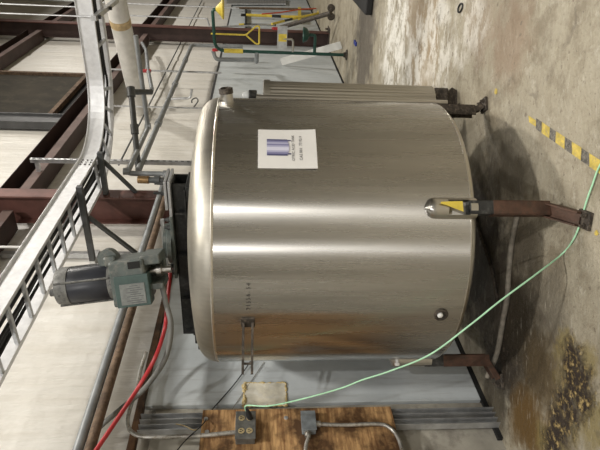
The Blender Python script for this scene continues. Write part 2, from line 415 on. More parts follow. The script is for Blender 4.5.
def smooth_path(pts, sub=8):
    pts = [V(p) for p in pts]; out = []
    for i in range(len(pts) - 1):
        p0 = pts[max(i - 1, 0)]; p1 = pts[i]; p2 = pts[i + 1]; p3 = pts[min(i + 2, len(pts) - 1)]
        for k in range(sub):
            u = k / sub
            out.append(0.5 * ((2 * p1) + (p2 - p0) * u + (2 * p0 - 5 * p1 + 4 * p2 - p3) * u * u + (3 * p1 - p0 - 3 * p2 + p3) * u ** 3))
    out.append(pts[-1]); return out
def elbow_path(pts, r=0.05, sub=5):
    pts = [V(p) for p in pts]; out = [pts[0]]
    for i in range(1, len(pts) - 1):
        a, b, c_ = pts[i - 1], pts[i], pts[i + 1]
        k = min(r, (a - b).length * 0.45, (c_ - b).length * 0.45)
        p, q = b + (a - b).normalized() * k, b + (c_ - b).normalized() * k
        for j in range(sub + 1):
            u = j / sub; out.append(p * (1 - u) ** 2 + b * 2 * u * (1 - u) + q * u * u)
    out.append(pts[-1]); return out

# ------------------------------------------------------------------ the hall
S0, S1, T1, H1 = -9.0, 22.0, 15.0, 8.6
struct(MB().add([W(S0, 0, 0), W(S1, 0, 0), W(S1, T1, 0), W(S0, T1, 0), W(S0, 0, -.1), W(S1, 0, -.1), W(S1, T1, -.1), W(S0, T1, -.1)],
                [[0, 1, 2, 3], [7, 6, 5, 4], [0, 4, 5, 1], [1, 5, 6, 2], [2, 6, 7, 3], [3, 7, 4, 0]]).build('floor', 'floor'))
# white vinyl lined wall: quilted sheets bulging between seams
vs = []; fs = []; NS, NZ = 290, 60
for i in range(NS + 1):
    for j in range(NZ + 1):
        s = S0 + (S1 - S0) * i / NS; z = H1 * j / NZ
        q = mnoise.noise(V((s * 1.6, z * 0.35, 0))) * 0.010 + mnoise.noise(V((s * 4.0, z * 0.9, 5))) * 0.005
        seam = abs(((s + 0.35) / 1.35) % 1.0 - 0.5) * 2
        q += -0.016 * max(0, 1 - (1 - seam) * 9)
        vs.append(W(s, q - 0.02, z))
for i in range(NS):
    for j in range(NZ):
        a = i * (NZ + 1) + j; fs.append([a, a + NZ + 1, a + NZ + 2, a + 1])
b = MB().add(vs, fs, 0, True); b.add([W(S0, -.12, 0), W(S1, -.12, 0), W(S1, -.12, H1), W(S0, -.12, H1)], [[0, 1, 2, 3]])
struct(b.build('wall_back', 'vinyl'))
struct(MB().sbox(S1, S1 + .1, 0, T1, 0, H1).build('wall_right', 'hallwall'))
struct(MB().sbox(S0 - .1, S0, 0, T1, 0, H1).build('wall_left', 'hallwall'))
struct(MB().sbox(S0, S1, T1, T1 + .1, 0, H1).build('wall_front', 'hallwall'))
struct(MB().sbox(S0, S1, -.1, T1, H1, H1 + .1).build('ceiling', 'hallroof'))
# lower lining sheets, grey sheet with painted recess shade past their end, timber ledger, dirty gap at floor
pb = MB(); 
for k in range(7):
    s0 = 2.29 + 2.44 * k; pb.sbox(s0 + 0.002, min(s0 + 2.438, S1), 0.012, 0.055 if k % 2 == 0 else 0.052, 0.032, 2.166, 0, 0.004)
struct(pb.build('wall_back_lining', 'panel'))
struct(MB().sbox(S0, 2.285, 0.012, 0.034, 0.0, 1.05).sbox(S0, 2.285, 0.012, 0.028, 1.05, 2.1).build('wall_back_shade', 'shaded_wall'))
struct(MB().sbox(S0, 3.6, 0.014, 0.075, 2.168, 2.212, 0, 0.006).build('trim_1', 'ledger'))
struct(MB().sbox(3.6, S1, 0.014, 0.06, 2.168, 2.20, 0, 0.004).build('trim_2', 'slate'))
struct(MB().sbox(2.0, S1, 0.02, 0.058, 0.0, 0.030).build('baseboard_back', 'cavity'))

# steel frame: two columns, two horizontal girts, dark opening panel with its jamb
def column(s0, s1, label, m1, m2):
    t = thing('steel_column', W((s0 + s1) / 2, .19, 0), label, 'column')
    MB().sbox(s0, s1, .326, .342, .012, H1).build('front_flange', m1, t)
    MB().sbox(s0, s1, .062, .076, .012, H1).build('rear_flange', m2, t)
    MB().sbox((s0 + s1) / 2 - .005, (s0 + s1) / 2 + .005, .076, .326, .012, H1).build('web', m2, t)
    MB().sbox(s0 - .07, s1 + .07, .064, .44, 0, .014).build('base_plate', 'grime', t)
    for ds in (-.045, s1 - s0 + .045):
        MB().lathe([(.022, 0), (.022, .03), (.012, .03), (.012, .06), (0, .06)], W(s0 + ds, .38, .012), seg=8).build('anchor_bolt', 'grime', t)
    return t
column(4.40, 4.55, 'red oxide steel column rising behind the big tank', 'redsteel_light', 'redsteel')
column(11.50, 11.70, 'red oxide steel column behind the emergency shower', 'redsteel', 'girt')
def girt(z, label):
    t = thing('wall_girt', W(8, .1, z), label, 'beam')
    segs = [(S0, 4.39), (4.57, 11.48), (11.72, S1)]
    b1 = MB(); b2 = MB(); b3 = MB()
    for a, c_ in segs:
        b1.sbox(a, c_, .0, .20, z - .006, z); b2.sbox(a, c_, .20, .207, z - .006, z + .085); b3.sbox(a, c_, .0, .008, z, z + .28)
        b3.sbox(a, c_, .0, .20, z + .274, z + .28)
    b1.build('lower_flange', 'girt', t); b2.build('lip', 'girt_lip', t); b3.build('web', 'girt', t)
    return t
girt(3.69, 'lower dark red girt running along the wall behind the cable tray')
girt(5.75, 'upper dark red girt high on the wall above the dark panel')
t = thing('wall_hatch', W(8.3, .03, 4.26), 'dark brown hatch set in the white wall between the girts', 'hatch')
MB().sbox(7.10, 9.02, .02, .045, 4.33, 5.74).build('sheet', 'darkpanel', t)
fb = MB(); fb.sbox(7.05, 9.05, .02, .10, 4.22, 4.28); fb.sbox(8.98, 9.05, .02, .09, 4.28, 5.74); fb.build('frame', 'rust', t)
MB().sbox(6.80, 7.03, .005, .11, 3.98, 5.74).sbox(7.01, 7.035, .11, .14, 3.98, 5.74).build('jamb', 'slate', t)
# cavity under the panel
MB().sbox(7.05, 9.02, .005, .03, 3.98, 4.22).build('gap', 'cavity', t)

# ------------------------------------------------------------------ the tank
TC = V((-0.03, 3.31, 0)); R = 0.78; ZB, ZT = 0.452, 1.702
tank = thing('storage_tank', TC, 'large brushed stainless steel tank with domed top standing on four brown legs', 'tank')
MB().lathe([(R - .012, ZB), (R, ZB + .008), (R, ZT), (R - .012, ZT + .001)], TC, seg=128).build('shell', 'shell', tank)
def head(k, z0, sgn):
    prof = []
    kr = (0.11 if sgn > 0 else 0.03)
    for i in range(9):
        a = math.pi / 2 * i / 8 * 0.78
        prof.append((R - kr + kr * math.cos(a), z0 + sgn * kr * math.sin(a)))
    r0, h0 = prof[-1]; 
    for i in range(1, 15):
        u = 1 - i / 14; prof.append((r0 * u, h0 + sgn * k * (1 - u * u)))
    return prof
MB().lathe(head(.078, ZT, 1), TC, seg=128).build('top_head', 'head', tank, 1.2)
MB().lathe([(R - .006, ZB)] + [(q_[0] - .012, q_[1]) for q_ in head(.04, ZB, -1)[1:-1]] + [(0, ZB - .06)], TC, seg=128).build('bottom_head', 'steel', tank, 1.2)
MB().lathe([(R, ZT - .007), (R + .0025, ZT - .004), (R + .0025, ZT + .003), (R - .001, ZT + .007)], TC, seg=128).build('weld_seam', 'weld', tank)
MB().lathe([(R, ZB + .001), (R + .0015, ZB + .002), (R + .0015, ZB + .008), (R, ZB + .009)], TC, seg=128).build('bottom_rim', 'steel', tank)

def leg(ang, lug_open, fl_=.085, turn=0.0, pm='legpaint'):
    d = V((math.cos(ang), math.sin(ang), 0)); x = V((-math.sin(ang), math.cos(ang), 0))
    zt = 0.69
    # half-round pad on the shell, domed at its top
    vs = []; fs = []; NA, NH = 12, 14
    def hw(z): 
        k = (zt - z) / .05
        return .047 * (math.sqrt(max(0, 1 - (1 - k) ** 2)) if k < 1 else 1)
    for j in range(NH + 1):
        z = ZB - .012 + (zt - ZB + .012) * j / NH
        if j == NH: z = zt - .0005
        h = hw(z) * 1.12
        for i in range(NA + 1):
            a = math.pi * i / NA
            q = x * (math.cos(a) * h); rad = math.sqrt(max(0, R * R - q.dot(x) ** 2)) - .004 + math.sin(a) * min(h, .047) * 1.12
            vs.append(TC + d * rad + q + ZV * z)
    for j in range(NH):
        for i in range(NA):
            if lug_open and 2 <= j <= 7 and 3 <= i <= 8: continue
            k = j * (NA + 1) + i; fs.append([k, k + 1, k + NA + 2, k + NA + 1])
    pad = MB().add(vs, fs, 0, True).build('leg_socket', 'steel', tank)
    L = MB()
    rc = R + .012; w2 = .031
    a = TC + d * rc
    L = MB().box(a + ZV * ((ZB + .03 + .345) / 2), x * .033, d * .033, ZV * ((ZB + .03 - .345) / 2), 0, .005)
    sl = L.build('leg_sleeve', 'legdark', tank)
    L = MB()
    # channel section
    L.box(a + d * .030 + ZV * .2225, x * .034, d * .004, ZV * .1425, 0, .002)
    for sg in (-1, 1): L.box(a + x * (.031 * sg) + ZV * .2225, x * .004, d * .034, ZV * .1425, 0, .002)
    # flared foot
    dd = V((math.cos(ang + turn), math.sin(ang + turn), 0)); xd = V((-dd.y, dd.x, 0))
    p0 = a + dd * .0 + ZV * .085; p1 = a + dd * fl_ + ZV * .022
    L.bar(p0, p1, .068, .010, ZV, 0, .002)
    for sg in (-1, 1): L.bar(p0 + xd * .031 * sg + ZV * .012, p1 + xd * .031 * sg + ZV * .008, .007, .034, ZV)
    lg = L.build('leg', pm, tank)
    f = MB().box(a + dd * (fl_ + .015) + ZV * .009, xd * .042, dd * .045, ZV * .009, 0, .003)
    fp = f.build('foot_plate', 'grime', lg)
    for sg in (-1, 1):
        MB().lathe([(.012, 0), (.012, .012), (.007, .012), (.007, .026), (0, .026)], a + dd * (fl_ + .035) + xd * .024 * sg + ZV * .018, seg=8).build('bolt', 'grime', lg)
    return a, d, x
ANG0 = math.atan2(-.83, .126)
for k in range(4):
    a, d, x = leg(ANG0 + k * math.pi / 2, k == 0, (.185, .03, .05, .11)[k], (-.42, 0, 0, 0)[k], ('legpaint', 'grime', 'legpaint', 'legpaint')[k])
    if k == 0: fa, fd, fx = a, d, x

def shell_pt(ximg, yimg, rad=R):
    """point where the line of sight through a feature meets the tank shell"""
    r = ray(ximg, yimg); o = V((0, 0, HC)) - TC
    A = r.x ** 2 + r.y ** 2; B = o.x * r.x + o.y * r.y; D = o.x ** 2 + o.y ** 2 - rad * rad
    k = (-B - math.sqrt(max(0, B * B - A * D))) / A
    p = V((0, 0, HC)) + r * k; q = p - TC
    return math.atan2(q.y, q.x), p.z
def cyl(ang, z, rad): return TC + V((math.cos(ang) * rad, math.sin(ang) * rad, z))

# coupling high on the right side
a0, z0 = shell_pt(226, 114)
d = V((math.cos(a0 + .25), math.sin(a0 + .25), .12)).normalized(); p0 = cyl(a0 + .25, z0, R - .02)
MB().lathe([(.034, 0), (.034, .07), (.028, .07)], p0, d, 24).build('nozzle', 'steel', tank)
MB().lathe([(.038, .062), (.038, .088), (.030, .092), (.030, .07)], p0, d, 24).build('nozzle_collar', 'grime', tank)
# lifting bracket on the left
a1, z1 = shell_pt(248, 322)
bt = MB(); d = V((math.cos(a1), math.sin(a1), 0)); xx = V((math.sin(a1), -math.cos(a1), 0))
base = cyl(a1, z1, R)
ld = (V((-.93, -.36, 0))).normalized()
for sg in (-1, 1):
    bt.bar(base + ZV * (.022 * sg) - ld * .03, base + ZV * (.022 * sg) + ld * .25, .022, .012, ZV, 0, .001)
bt.bar(base + ld * .0 - ZV * .026, base - ZV * .026 + ld * .001 + ZV * .052, .05, .02, d)
bt.tube([base + ld * .20 - ZV * .022, base + ld * .20 + ZV * .022], .006, 8)
bt.build('lifting_bracket', 'grime', tank)
pdn = MB().box(base + d * .002, xx * .03, d * .006, ZV * .034, 0, .003).build('bracket_pad', 'grime', tank)
# drain port low on the left
a2, z2 = shell_pt(441, 314.5)
d = V((math.cos(a2), math.sin(a2), 0)); p0 = cyl(a2, z2, R - .004)
MB().lathe([(.036, 0), (.036, .010), (.026, .012), (.024, .004), (0, .004)], p0, d, 24).build('port_ring', 'grime', tank)
MB().lathe([(.015, .004), (.014, .014), (.009, .018), (0, .019)], p0 + ZV * .006, d, 20).build('port_plug', 'white', tank)
# small gauge stub by the left leg
a3, z3 = shell_pt(397, 359.5, R + .0)
p0 = cyl(a3, z3, R - .01)
MB().lathe([(.010, 0), (.010, .03), (.016, .03), (.016, .045), (0, .045)], p0, (-.95, -.2, 0), 12).build('stub', 'white', tank)

# black bridge over the dome that carries the mixer
BS, BZ = 2.66, 1.872
def Wb(s, t, z): return W(s, t, z)
BT0, BT1, BW = .36, 1.43, .062
bb = MB()
bb.sbox(BS - BW, BS - BW + .010, BT0, BT1, BZ, BZ + .075); bb.sbox(BS + BW - .010, BS + BW, BT0, BT1, BZ, BZ + .075)
bb.sbox(BS - BW, BS + BW, BT0, BT1, BZ + .067, BZ + .075); bb.sbox(BS - BW - .035, BS - BW, BT0 + .02, BT1 - .02, BZ, BZ + .008)
bb.build('mixer_bridge', 'black', tank)
for tq in (.40, .66, .98, 1.26):
    MB().sbox(BS - BW - .033, BS - BW, tq, tq + .010, BZ + .008, BZ + .06).build('bridge_gusset', 'black', tank)
MB().sbox(BS - .10, BS + .10, BT0 - .05, BT0 + .07, BZ - .05, BZ, 0, .004).sbox(BS - .12, BS + .12, BT0 - .08, BT0 - .05, BZ - .10, BZ - .02).build('bridge_foot', 'black', tank)
MB().sbox(BS - .09, BS + .09, BT1 - .10, BT1, BZ - .06, BZ, 0, .004).build('bridge_foot', 'black', tank)
for zq, e in ((BZ + .076, .18), (BZ + .096, .14)):
    MB().sbox(BS - .10, BS + .07, BT1 - e, BT1 + .03, zq, zq + .014, 0, .002).build('clamp_plate', 'galv', tank)
for q in (-.07, .04):
    MB().lathe([(.014, 0), (.014, .02), (.008, .02), (.008, .06), (0, .06)], W(BS + q, BT1 - .05, BZ + .110), seg=8).build('clamp_bolt', 'legdark', tank)
# handwritten number
def text_mesh(body, size):
    cu = bpy.data.curves.new('t', 'FONT'); cu.body = body; cu.size = size; cu.align_x = 'CENTER'; cu.align_y = 'CENTER'; cu.resolution_u = 2
    o = bpy.data.objects.new('t', cu); C.objects.link(o)
    dg = bpy.context.evaluated_depsgraph_get(); me = o.evaluated_get(dg).to_mesh()
    vs = [V(q.co) for q in me.vertices]; fs = [list(p.vertices) for p in me.polygons]
    o.evaluated_get(dg).to_mesh_clear(); bpy.data.objects.remove(o); bpy.data.curves.remove(cu)
    return vs, fs
def wrap(mb, vs, fs, ang, z, rad, mi=0, sx=1.0):
    mb.add([cyl(ang + q.x * sx / rad, z + q.y, rad) for q in vs], fs, mi)
a4, z4 = shell_pt(248.5, 297)
tb = MB()
for k, ch in enumerate('21556-54'):
    vs, fs = text_mesh(ch, .030)
    vs = [q + V(((k - 3.5) * .0195, random.uniform(-.002, .002), 0)) for q in vs]
    wrap(tb, vs, fs, a4, z4, R + .0012)
tb.build('handwritten_number', 'marker', tank)

# ------------------------------------------------------------------ paper notice
aa, zt_ = shell_pt(258, 150); ab, zb_ = shell_pt(316.5, 150)
al, _ = shell_pt(287, 169); ar, _ = shell_pt(287, 131)
am, zm = (al + ar) / 2, (zt_ + zb_) / 2; hw, hh = (ar - al) / 2 * R, (zt_ - zb_) / 2
sign = thing('paper_notice', cyl(am, zm - hh, R), 'white paper notice with a small tank drawing taped to the steel tank', 'sign')
def sheet(mb, x0, x1, y0, y1, rad, mi=0, n_=8, tilt=0.0):
    vs = []; 
    for i in range(n_ + 1):
        for j in range(2): vs.append(cyl(am + (x0 + (x1 - x0) * i / n_) / R, zm + (y0, y1)[j], rad))
    mb.add(vs, [[2 * i, 2 * i + 2, 2 * i + 3, 2 * i + 1] for i in range(n_)], mi, True)
b = MB(); vs = []; n_ = 12
for lay in (0.002, 0.0055):
    for i in range(n_ + 1):
        for j in range(7):
            u, w_ = i / n_, j / 6
            curl = .010 * (u * (1 - w_)) ** 3 + .007 * ((1 - u) * (1 - w_)) ** 3
            vs.append(cyl(am + (-hw + 2 * hw * u) / R, zm - hh + 2 * hh * w_ , R + lay + curl))
fs = []
for l in range(2):
    for i in range(n_):
        for j in range(6):
            k = l * (n_ + 1) * 7 + i * 7 + j; fs.append([k, k + 7, k + 8, k + 1])
N1 = (n_ + 1) * 7
for i in range(n_): fs += [[i * 7, (i + 1) * 7, N1 + (i + 1) * 7, N1 + i * 7], [i * 7 + 6, (i + 1) * 7 + 6, N1 + (i + 1) * 7 + 6, N1 + i * 7 + 6]]
for j in range(6): fs += [[j, j + 1, N1 + j + 1, N1 + j], [n_ * 7 + j, n_ * 7 + j + 1, N1 + n_ * 7 + j + 1, N1 + n_ * 7 + j]]
b.add(vs, fs, 0, True); b.build('sheet', 'paper', sign)
ib = MB(); RI = R + .0085
shades = [0, 1, 2, 3, 3, 2, 1, 2, 1, 0]; wI = hw * .42
for k, sh in enumerate(shades):
    x0 = -wI + 2 * wI * k / len(shades) + .0; dip = .012 * (1 - ((k - 4.5) / 5) ** 2)
    sheet(ib, x0, x0 + 2 * wI / len(shades), hh * .02 - dip, hh * .70, RI, sh, 2)
for sx in (-.86, .78): sheet(ib, wI * sx, wI * sx + .008, -hh * .12, hh * .04, RI, 0, 1)
ib.build('tank_drawing', ['ill0', 'ill1', 'ill2', 'ill3'], sign)
for line, yy, sz in (('CITRIC ACID TANK', -hh * .20, .0185), ('CAS RN:  77-92-9', -hh * .46, .0205)):
    tb = MB(); vs, fs = text_mesh(line, sz); wrap(tb, [V((q.x, q.y + yy, 0)) for q in vs], fs, am, zm, RI, 0, 1.0)
    tb.build('notice_text', 'ink', sign)

# yellow scrap tag stuffed in the front leg socket
b = MB(); o_ = fa + fd * .034
pts = [(-.030, .622), (-.004, .610), (.016, .600), (.018, .545), (.012, .520), (-.008, .540)]
c0 = [(-.022, .632), (-.010, .615), (.008, .606), (.030, .600)]
poly = [o_ + fx * p + ZV * (q) for p, q in ((-.026, .520), (.024, .522), (.022, .585), (.020, .625), (.012, .630), (.004, .600), (-.012, .560))]
tag(b.prism([p + fd * .012 for p in poly], fd * .003).build('warning_tag', 'yellow'), 'torn yellow tag tucked into the front leg socket of the tank', 'tag')

# ------------------------------------------------------------------ mixer
MO = on_level(170.5, 272, BZ + .075)
mx = thing('tank_mixer', MO, 'tilted mixer with charcoal motor and grey green gearbox on top of the tank', 'mixer')
tilt = Matrix.Rotation(-math.radians(7.0), 3, 'Y'); rz = Matrix.Rotation(math.radians(-8), 3, 'Z')
def ml(x, y, z): return MO + tilt @ (rz @ V((x, y, z)))
X_, Y_, Z_ = tilt @ (rz @ V((1, 0, 0))), tilt @ (rz @ V((0, 1, 0))), tilt @ (rz @ V((0, 0, 1)))
def mbox(b, x0, x1, y0, y1, z0, z1, bev=0.0, mi=0):
    return b.box(ml((x0 + x1) / 2, (y0 + y1) / 2, (z0 + z1) / 2), X_ * ((x1 - x0) / 2), Y_ * ((y1 - y0) / 2), Z_ * ((z1 - z0) / 2), mi, bev)
k = MO.y / 540.0   # metres per photo pixel at the mixer
# base flange lies flat on the bridge
fl = MB().sbox(BS - .10, BS + .10, sw(MO)[1] - .20, sw(MO)[1] + .22, BZ + .076, BZ + .094, 0, .004)
fl.lathe([(.13, 0), (.13, .022), (.10, .03), (.10, .05)], W(BS, sw(MO)[1], BZ + .094), seg=32)
fl.build('base_flange', 'gear', mx)
for dt in (-.17, -.12, .14, .19):
    MB().lathe([(.013, 0), (.013, .018), (.008, .018), (.008, .032), (0, .032)], W(BS - .08, sw(MO)[1] + dt, BZ + .094), seg=6).build('bolt', 'legdark', mx)
# lantern: two side cheeks and back leave the shaft coupling open to view
z0, z1, z2 = .03, 20 * k, 53 * k
lan = MB(); mbox(lan, -12 * k, -6 * k, -.09, .10, z0, z1 + .01, .006); mbox(lan, 13 * k, 22 * k, -.10, .10, z0, z1 + .02, .006); mbox(lan, -12 * k, 22 * k, .05, .10, z0, z1 + .01, .006)
lan.build('lantern', 'gear', mx)
sh = MB(); sh.lathe([(.02, -.02), (.02, .03), (.034, .03), (.034, .055), (.018, .055), (.018, z1)], ml(4 * k, -.02, z0 - .02), Z_, 20)
sh.build('shaft_coupling', 'steel', mx)
gb = MB(); mbox(gb, -24 * k, 20 * k, -.115, .115, z1, z2, .012); 
gb.build('gearbox', 'gear', mx)
ge = MB(); mbox(ge, -24.5 * k, 6 * k, -.121, -.02, z1 - .012, z2 - .02, .004); ge.build('gearbox_cover', 'gearedge', mx)
ca = MB(); mbox(ca, 12 * k, 18.5 * k, -.1195, -.10, z1 + .02, z1 + 11 * k + .02, .0); ca.build('gearbox_port', 'cavity', mx)
npb = MB(); mbox(npb, -22 * k, -2 * k, -.1235, -.119, z1 + .01, z2 - 8 * k, .001); npl = npb.build('nameplate', 'plate', mx)
nb = MB()
for j in range(9):
    xx_ = -20.5 * k + j * 2.0 * k
    mbox(nb, xx_, xx_ + .5 * k, -.1242, -.1232, z1 + .02 + (j % 3) * .012, z1 + .085 + (j % 2) * .02)
nb.build('nameplate_print', 'platetext', npl)
lug = MB(); mbox(lug, 14 * k, 24 * k, -.06, .06, z2 - .03, z2 + .035, .012); lug.lathe([(.05, -.03), (.05, .03)], ml(21 * k, 0, z2 + .02), Y_, 20); lug.build('terminal_box', 'gear', mx)
rm = 17.5 * k; zc = z2 + 2
mt_ = MB().lathe([(rm * .72, z2 - .004), (rm * .72, z2 + .02), (rm * .97, z2 + .022), (rm, z2 + .03), (rm, z2 + 43 * k), (rm * .98, z2 + 44 * k)], ml(-2 * k, 0, 0), Z_, 40)
mt_.build('motor_body', 'motor', mx)
bl = MB().lathe([(rm * 1.03, z2 + 42 * k), (rm * 1.03, z2 + 51 * k), (rm * .95, z2 + 54 * k), (rm * .55, z2 + 55.5 * k), (0, z2 + 56 * k)], ml(-2 * k, 0, 0), Z_, 40)
bl.build('end_bell', 'bell', mx)
fb2 = MB().lathe([(rm * 1.03, z2 - .002), (rm * 1.03, z2 + 4 * k), (rm * .99, z2 + 4.5 * k)], ml(-2 * k, 0, 0), Z_, 40); fb2.build('front_bell', 'bell', mx)
for q in (.35, 1.9, 3.5, 5.1):
    dx_, dy_ = math.cos(q) * rm * 1.04, math.sin(q) * rm * 1.04
    MB().tube([ml(-2 * k + dx_, dy_, z2 + .01), ml(-2 * k + dx_, dy_, z2 + 53 * k)], .0055, 8).build('tie_rod', 'bell', mx)
st = MB().tube([ml(-6 * k, -.01, z2 + 55 * k), ml(-6 * k, -.01, z2 + 62 * k)], .020, 12).tube([ml(3 * k, 0, z2 + 54 * k), ml(3 * k, 0, z2 + 59 * k)], .012, 10)
st.build('lifting_stud', 'bell', mx)

# ------------------------------------------------------------------ flexible conduit, red hose
ent = ml(-8 * k, -.03, .05)
P = [ent, at(166, 303, MO.y - .04), at(171, 325, MO.y - .05), at(168, 350, MO.y - .04), on_wall(160, 368, .62), on_wall(143, 390, .40), on_wall(122, 408, .36), on_wall(103, 424, .33), on_wall(88, 440, .20)]
tag(MB().tube(smooth_path(P), .0145, 10).build('flexible_conduit', 'flex'), 'grey flexible conduit looping down from the mixer to the wall', 'conduit')
P = [W(BS - .05, sw(MO)[1] - .16, BZ + .12), at(166.5, 312, MO.y + .05), at(164.5, 330, MO.y + .03), on_wall(155, 358, .70), on_wall(138, 388, .56), on_wall(118, 418, .56), on_wall(97, 449, .58), on_wall(75, 482, .6)]
tag(MB().tube(smooth_path(P), .0108, 10).build('red_hose', 'red'), 'red hose running from the mixer base across the rusty pipe', 'hose')

# ------------------------------------------------------------------ cable tray with its cables and supports
TZ0, TZ1 = 2.885, 3.03
tray = thing('cable_tray', W(4.4, .56, TZ0), 'silver ladder cable tray curving overhead with open rungs', 'cable tray')
def tray_line(off):
    """off 0 = rail facing the room, 1 = rail by the wall"""
    pts = []; t0 = .705 - .285 * off
    for q in range(13): pts.append((-2.0 + 6.38 * q / 12, t0))
    rr = .60 + .285 * off
    for q in range(1, 17):
        a = math.pi / 2 * q / 16; pts.append((4.38 + rr * math.sin(a), 1.305 - rr * math.cos(a)))
    for q in range(1, 9): pts.append((4.38 + rr - .02 * q / 8, 1.305 + 6 * q / 8))
    return pts
def strip(mb, pts, z0, z1, th):
    vs = []; n_ = len(pts)
    for i, (s, t) in enumerate(pts):
        a = pts[max(i - 1, 0)]; c_ = pts[min(i + 1, n_ - 1)]
        ds, dt = c_[0] - a[0], c_[1] - a[1]; L = math.hypot(ds, dt); ns, ntt = -dt / L, ds / L
        for (o, z) in ((0, z0), (0, z1), (th, z1), (th, z0)): vs.append(W(s + ns * o, t + ntt * o, z))
    fs = [[4 * i + k, 4 * i + 4 + k, 4 * i + 4 + (k + 1) % 4, 4 * i + (k + 1) % 4] for i in range(n_ - 1) for k in range(4)]
    fs += [[0, 1, 2, 3], [4 * n_ - 1, 4 * n_ - 2, 4 * n_ - 3, 4 * n_ - 4]]
    mb.add(vs, fs)
for off, nm in ((0, 'side_rail'), (1, 'side_rail')):
    b = MB(); pl = tray_line(off); strip(b, pl, TZ0, TZ1, .004)
    sgn = 1 if off == 0 else -1
    strip(b, pl, TZ0, TZ0 + .004, .028 * sgn); strip(b, pl, TZ1 - .004, TZ1, .022 * sgn)
    b.build(nm, 'alu', tray)
A_, B_ = tray_line(0), tray_line(1)
acc = 0; nxt = .0
def lerp_line(L, u):
    u = max(0, min(len(L) - 1.001, u)); i = int(u); f = u - i
    return (L[i][0] * (1 - f) + L[i + 1][0] * f, L[i][1] * (1 - f) + L[i + 1][1] * f)
us = [q * (0.235 / (6.38 / 12)) for q in range(int(6.3 / .235))] + [12.5 + 2.6 * q for q in range(6)] + [28 + .31 * q for q in range(1, 20)]
for u in us:
    p, q = lerp_line(A_, u), lerp_line(B_, u)
    MB().bar(W(p[0], p[1], TZ0 + .016), W(q[0], q[1], TZ0 + .016), .026, .022, ZV).build('rung', 'galv', tray)
for (s_, t_, ds, dt) in ((4.36, .708, 1, 0), (5.0, 1.42, 0, 1)):
    for i in range(3):
        for j in range(3):
            o = (j - 1) * .035
            c_ = W(s_ + ds * o * 1.2 + (-.006 if dt else 0), t_ + dt * o * 1.2, TZ0 + .035 + .038 * i)
            MB().lathe([(.008, 0), (.008, .007), (0, .008)], c_, NV if ds else -WV, 8).build('splice_bolt', 'legdark', tray)
for kk in range(7):
    f = .12 + .115 * kk; zc_ = TZ0 + .04 + .012 * (kk % 3)
    path = []
    for i in range(len(A_)):
        wob = .02 * math.sin(i * 1.3 + kk * 2.1)
        p, q = A_[i], B_[i]; g = f + wob
        path.append(W(p[0] * (1 - g) + q[0] * g, p[1] * (1 - g) + q[1] * g, zc_ + .01 * math.sin(i * .9 + kk)))
    tag(MB().tube(smooth_path(path, 3), (.013, .011, .015, .010, .013, .016, .011)[kk], 8).build('power_cable', 'blackrubber'),
        'black power cable lying along inside the silver cable tray', 'cable', 'black cables in the tray')
# bracket from the wall
br = thing('tray_bracket', W(3.96, 0.0, 2.2), 'galvanised strut bracket with diagonal brace under the cable tray', 'bracket')
MB().sbox(3.93, 3.975, .0, .045, 2.28, 3.66).build('wall_strut', 'galv', br)
MB().sbox(3.80, 3.845, .062, .76, TZ0 - .045, TZ0 - .002).build('arm', 'slate', br)
MB().sbox(3.80, 3.975, .0, .062, TZ0 - .045, TZ0 - .002).build('arm_foot', 'galv', br)
MB().bar(W(3.86, .46, TZ0 - .04), W(3.95, .045, 2.53), .030, .030).build('brace', 'darkpipe', br)
br = thing('tray_bracket', W(4.475, .343, 2.55), 'dark strut bracket with a brace bolted to the column under the tray bend', 'bracket')
MB().sbox(4.44, 4.485, .343, .76, TZ0 - .045, TZ0 - .002).build('arm', 'darkpipe', br)
MB().bar(W(4.50, .66, TZ0 - .03), W(4.50, .345, 2.60), .030, .030).build('brace', 'darkpipe', br)
# perforated post on girt
pp = MB(); 
pp.sbox(5.165, 5.205, .345, .349, 2.15, 3.78); pp.sbox(5.165, 5.169, .31, .349, 2.15, 3.78)
pst = thing('perforated_post', W(5.18, .34, 2.15), 'perforated steel angle hanging down beside the grey pipe riser', 'post')
pp.build('angle', 'galv', pst)
hb = MB()
for j in range(26): hb.sbox(5.178, 5.192, .3492, .3502, 2.18 + j * .062, 2.21 + j * .062)
hb.build('slots', 'cavity', pst)
MB().sbox(5.165, 5.20, .205, .345, 3.70, 3.74).build('girt_clip', 'galv', pst)
# trapeze hanger
hg = thing('tray_hanger', W(5.1, 1.80, TZ0 - .045), 'steel trapeze hanger with two rods holding the tray from the roof', 'hanger')
MB().sbox(4.86, 5.75, 1.78, 1.82, TZ0 - .042, TZ0 - .001).build('strut', 'galv', hg)
for s_ in (4.93, 5.33):
    MB().tube([W(s_, 1.80, TZ0 - .06), W(s_, 1.80, H1)], .007, 8).build('rod', 'galv', hg)
    MB().lathe([(.018, 0), (.018, .02), (0, .02)], W(s_, 1.80, TZ0 - .065), seg=6).build('nut', 'legdark', hg)

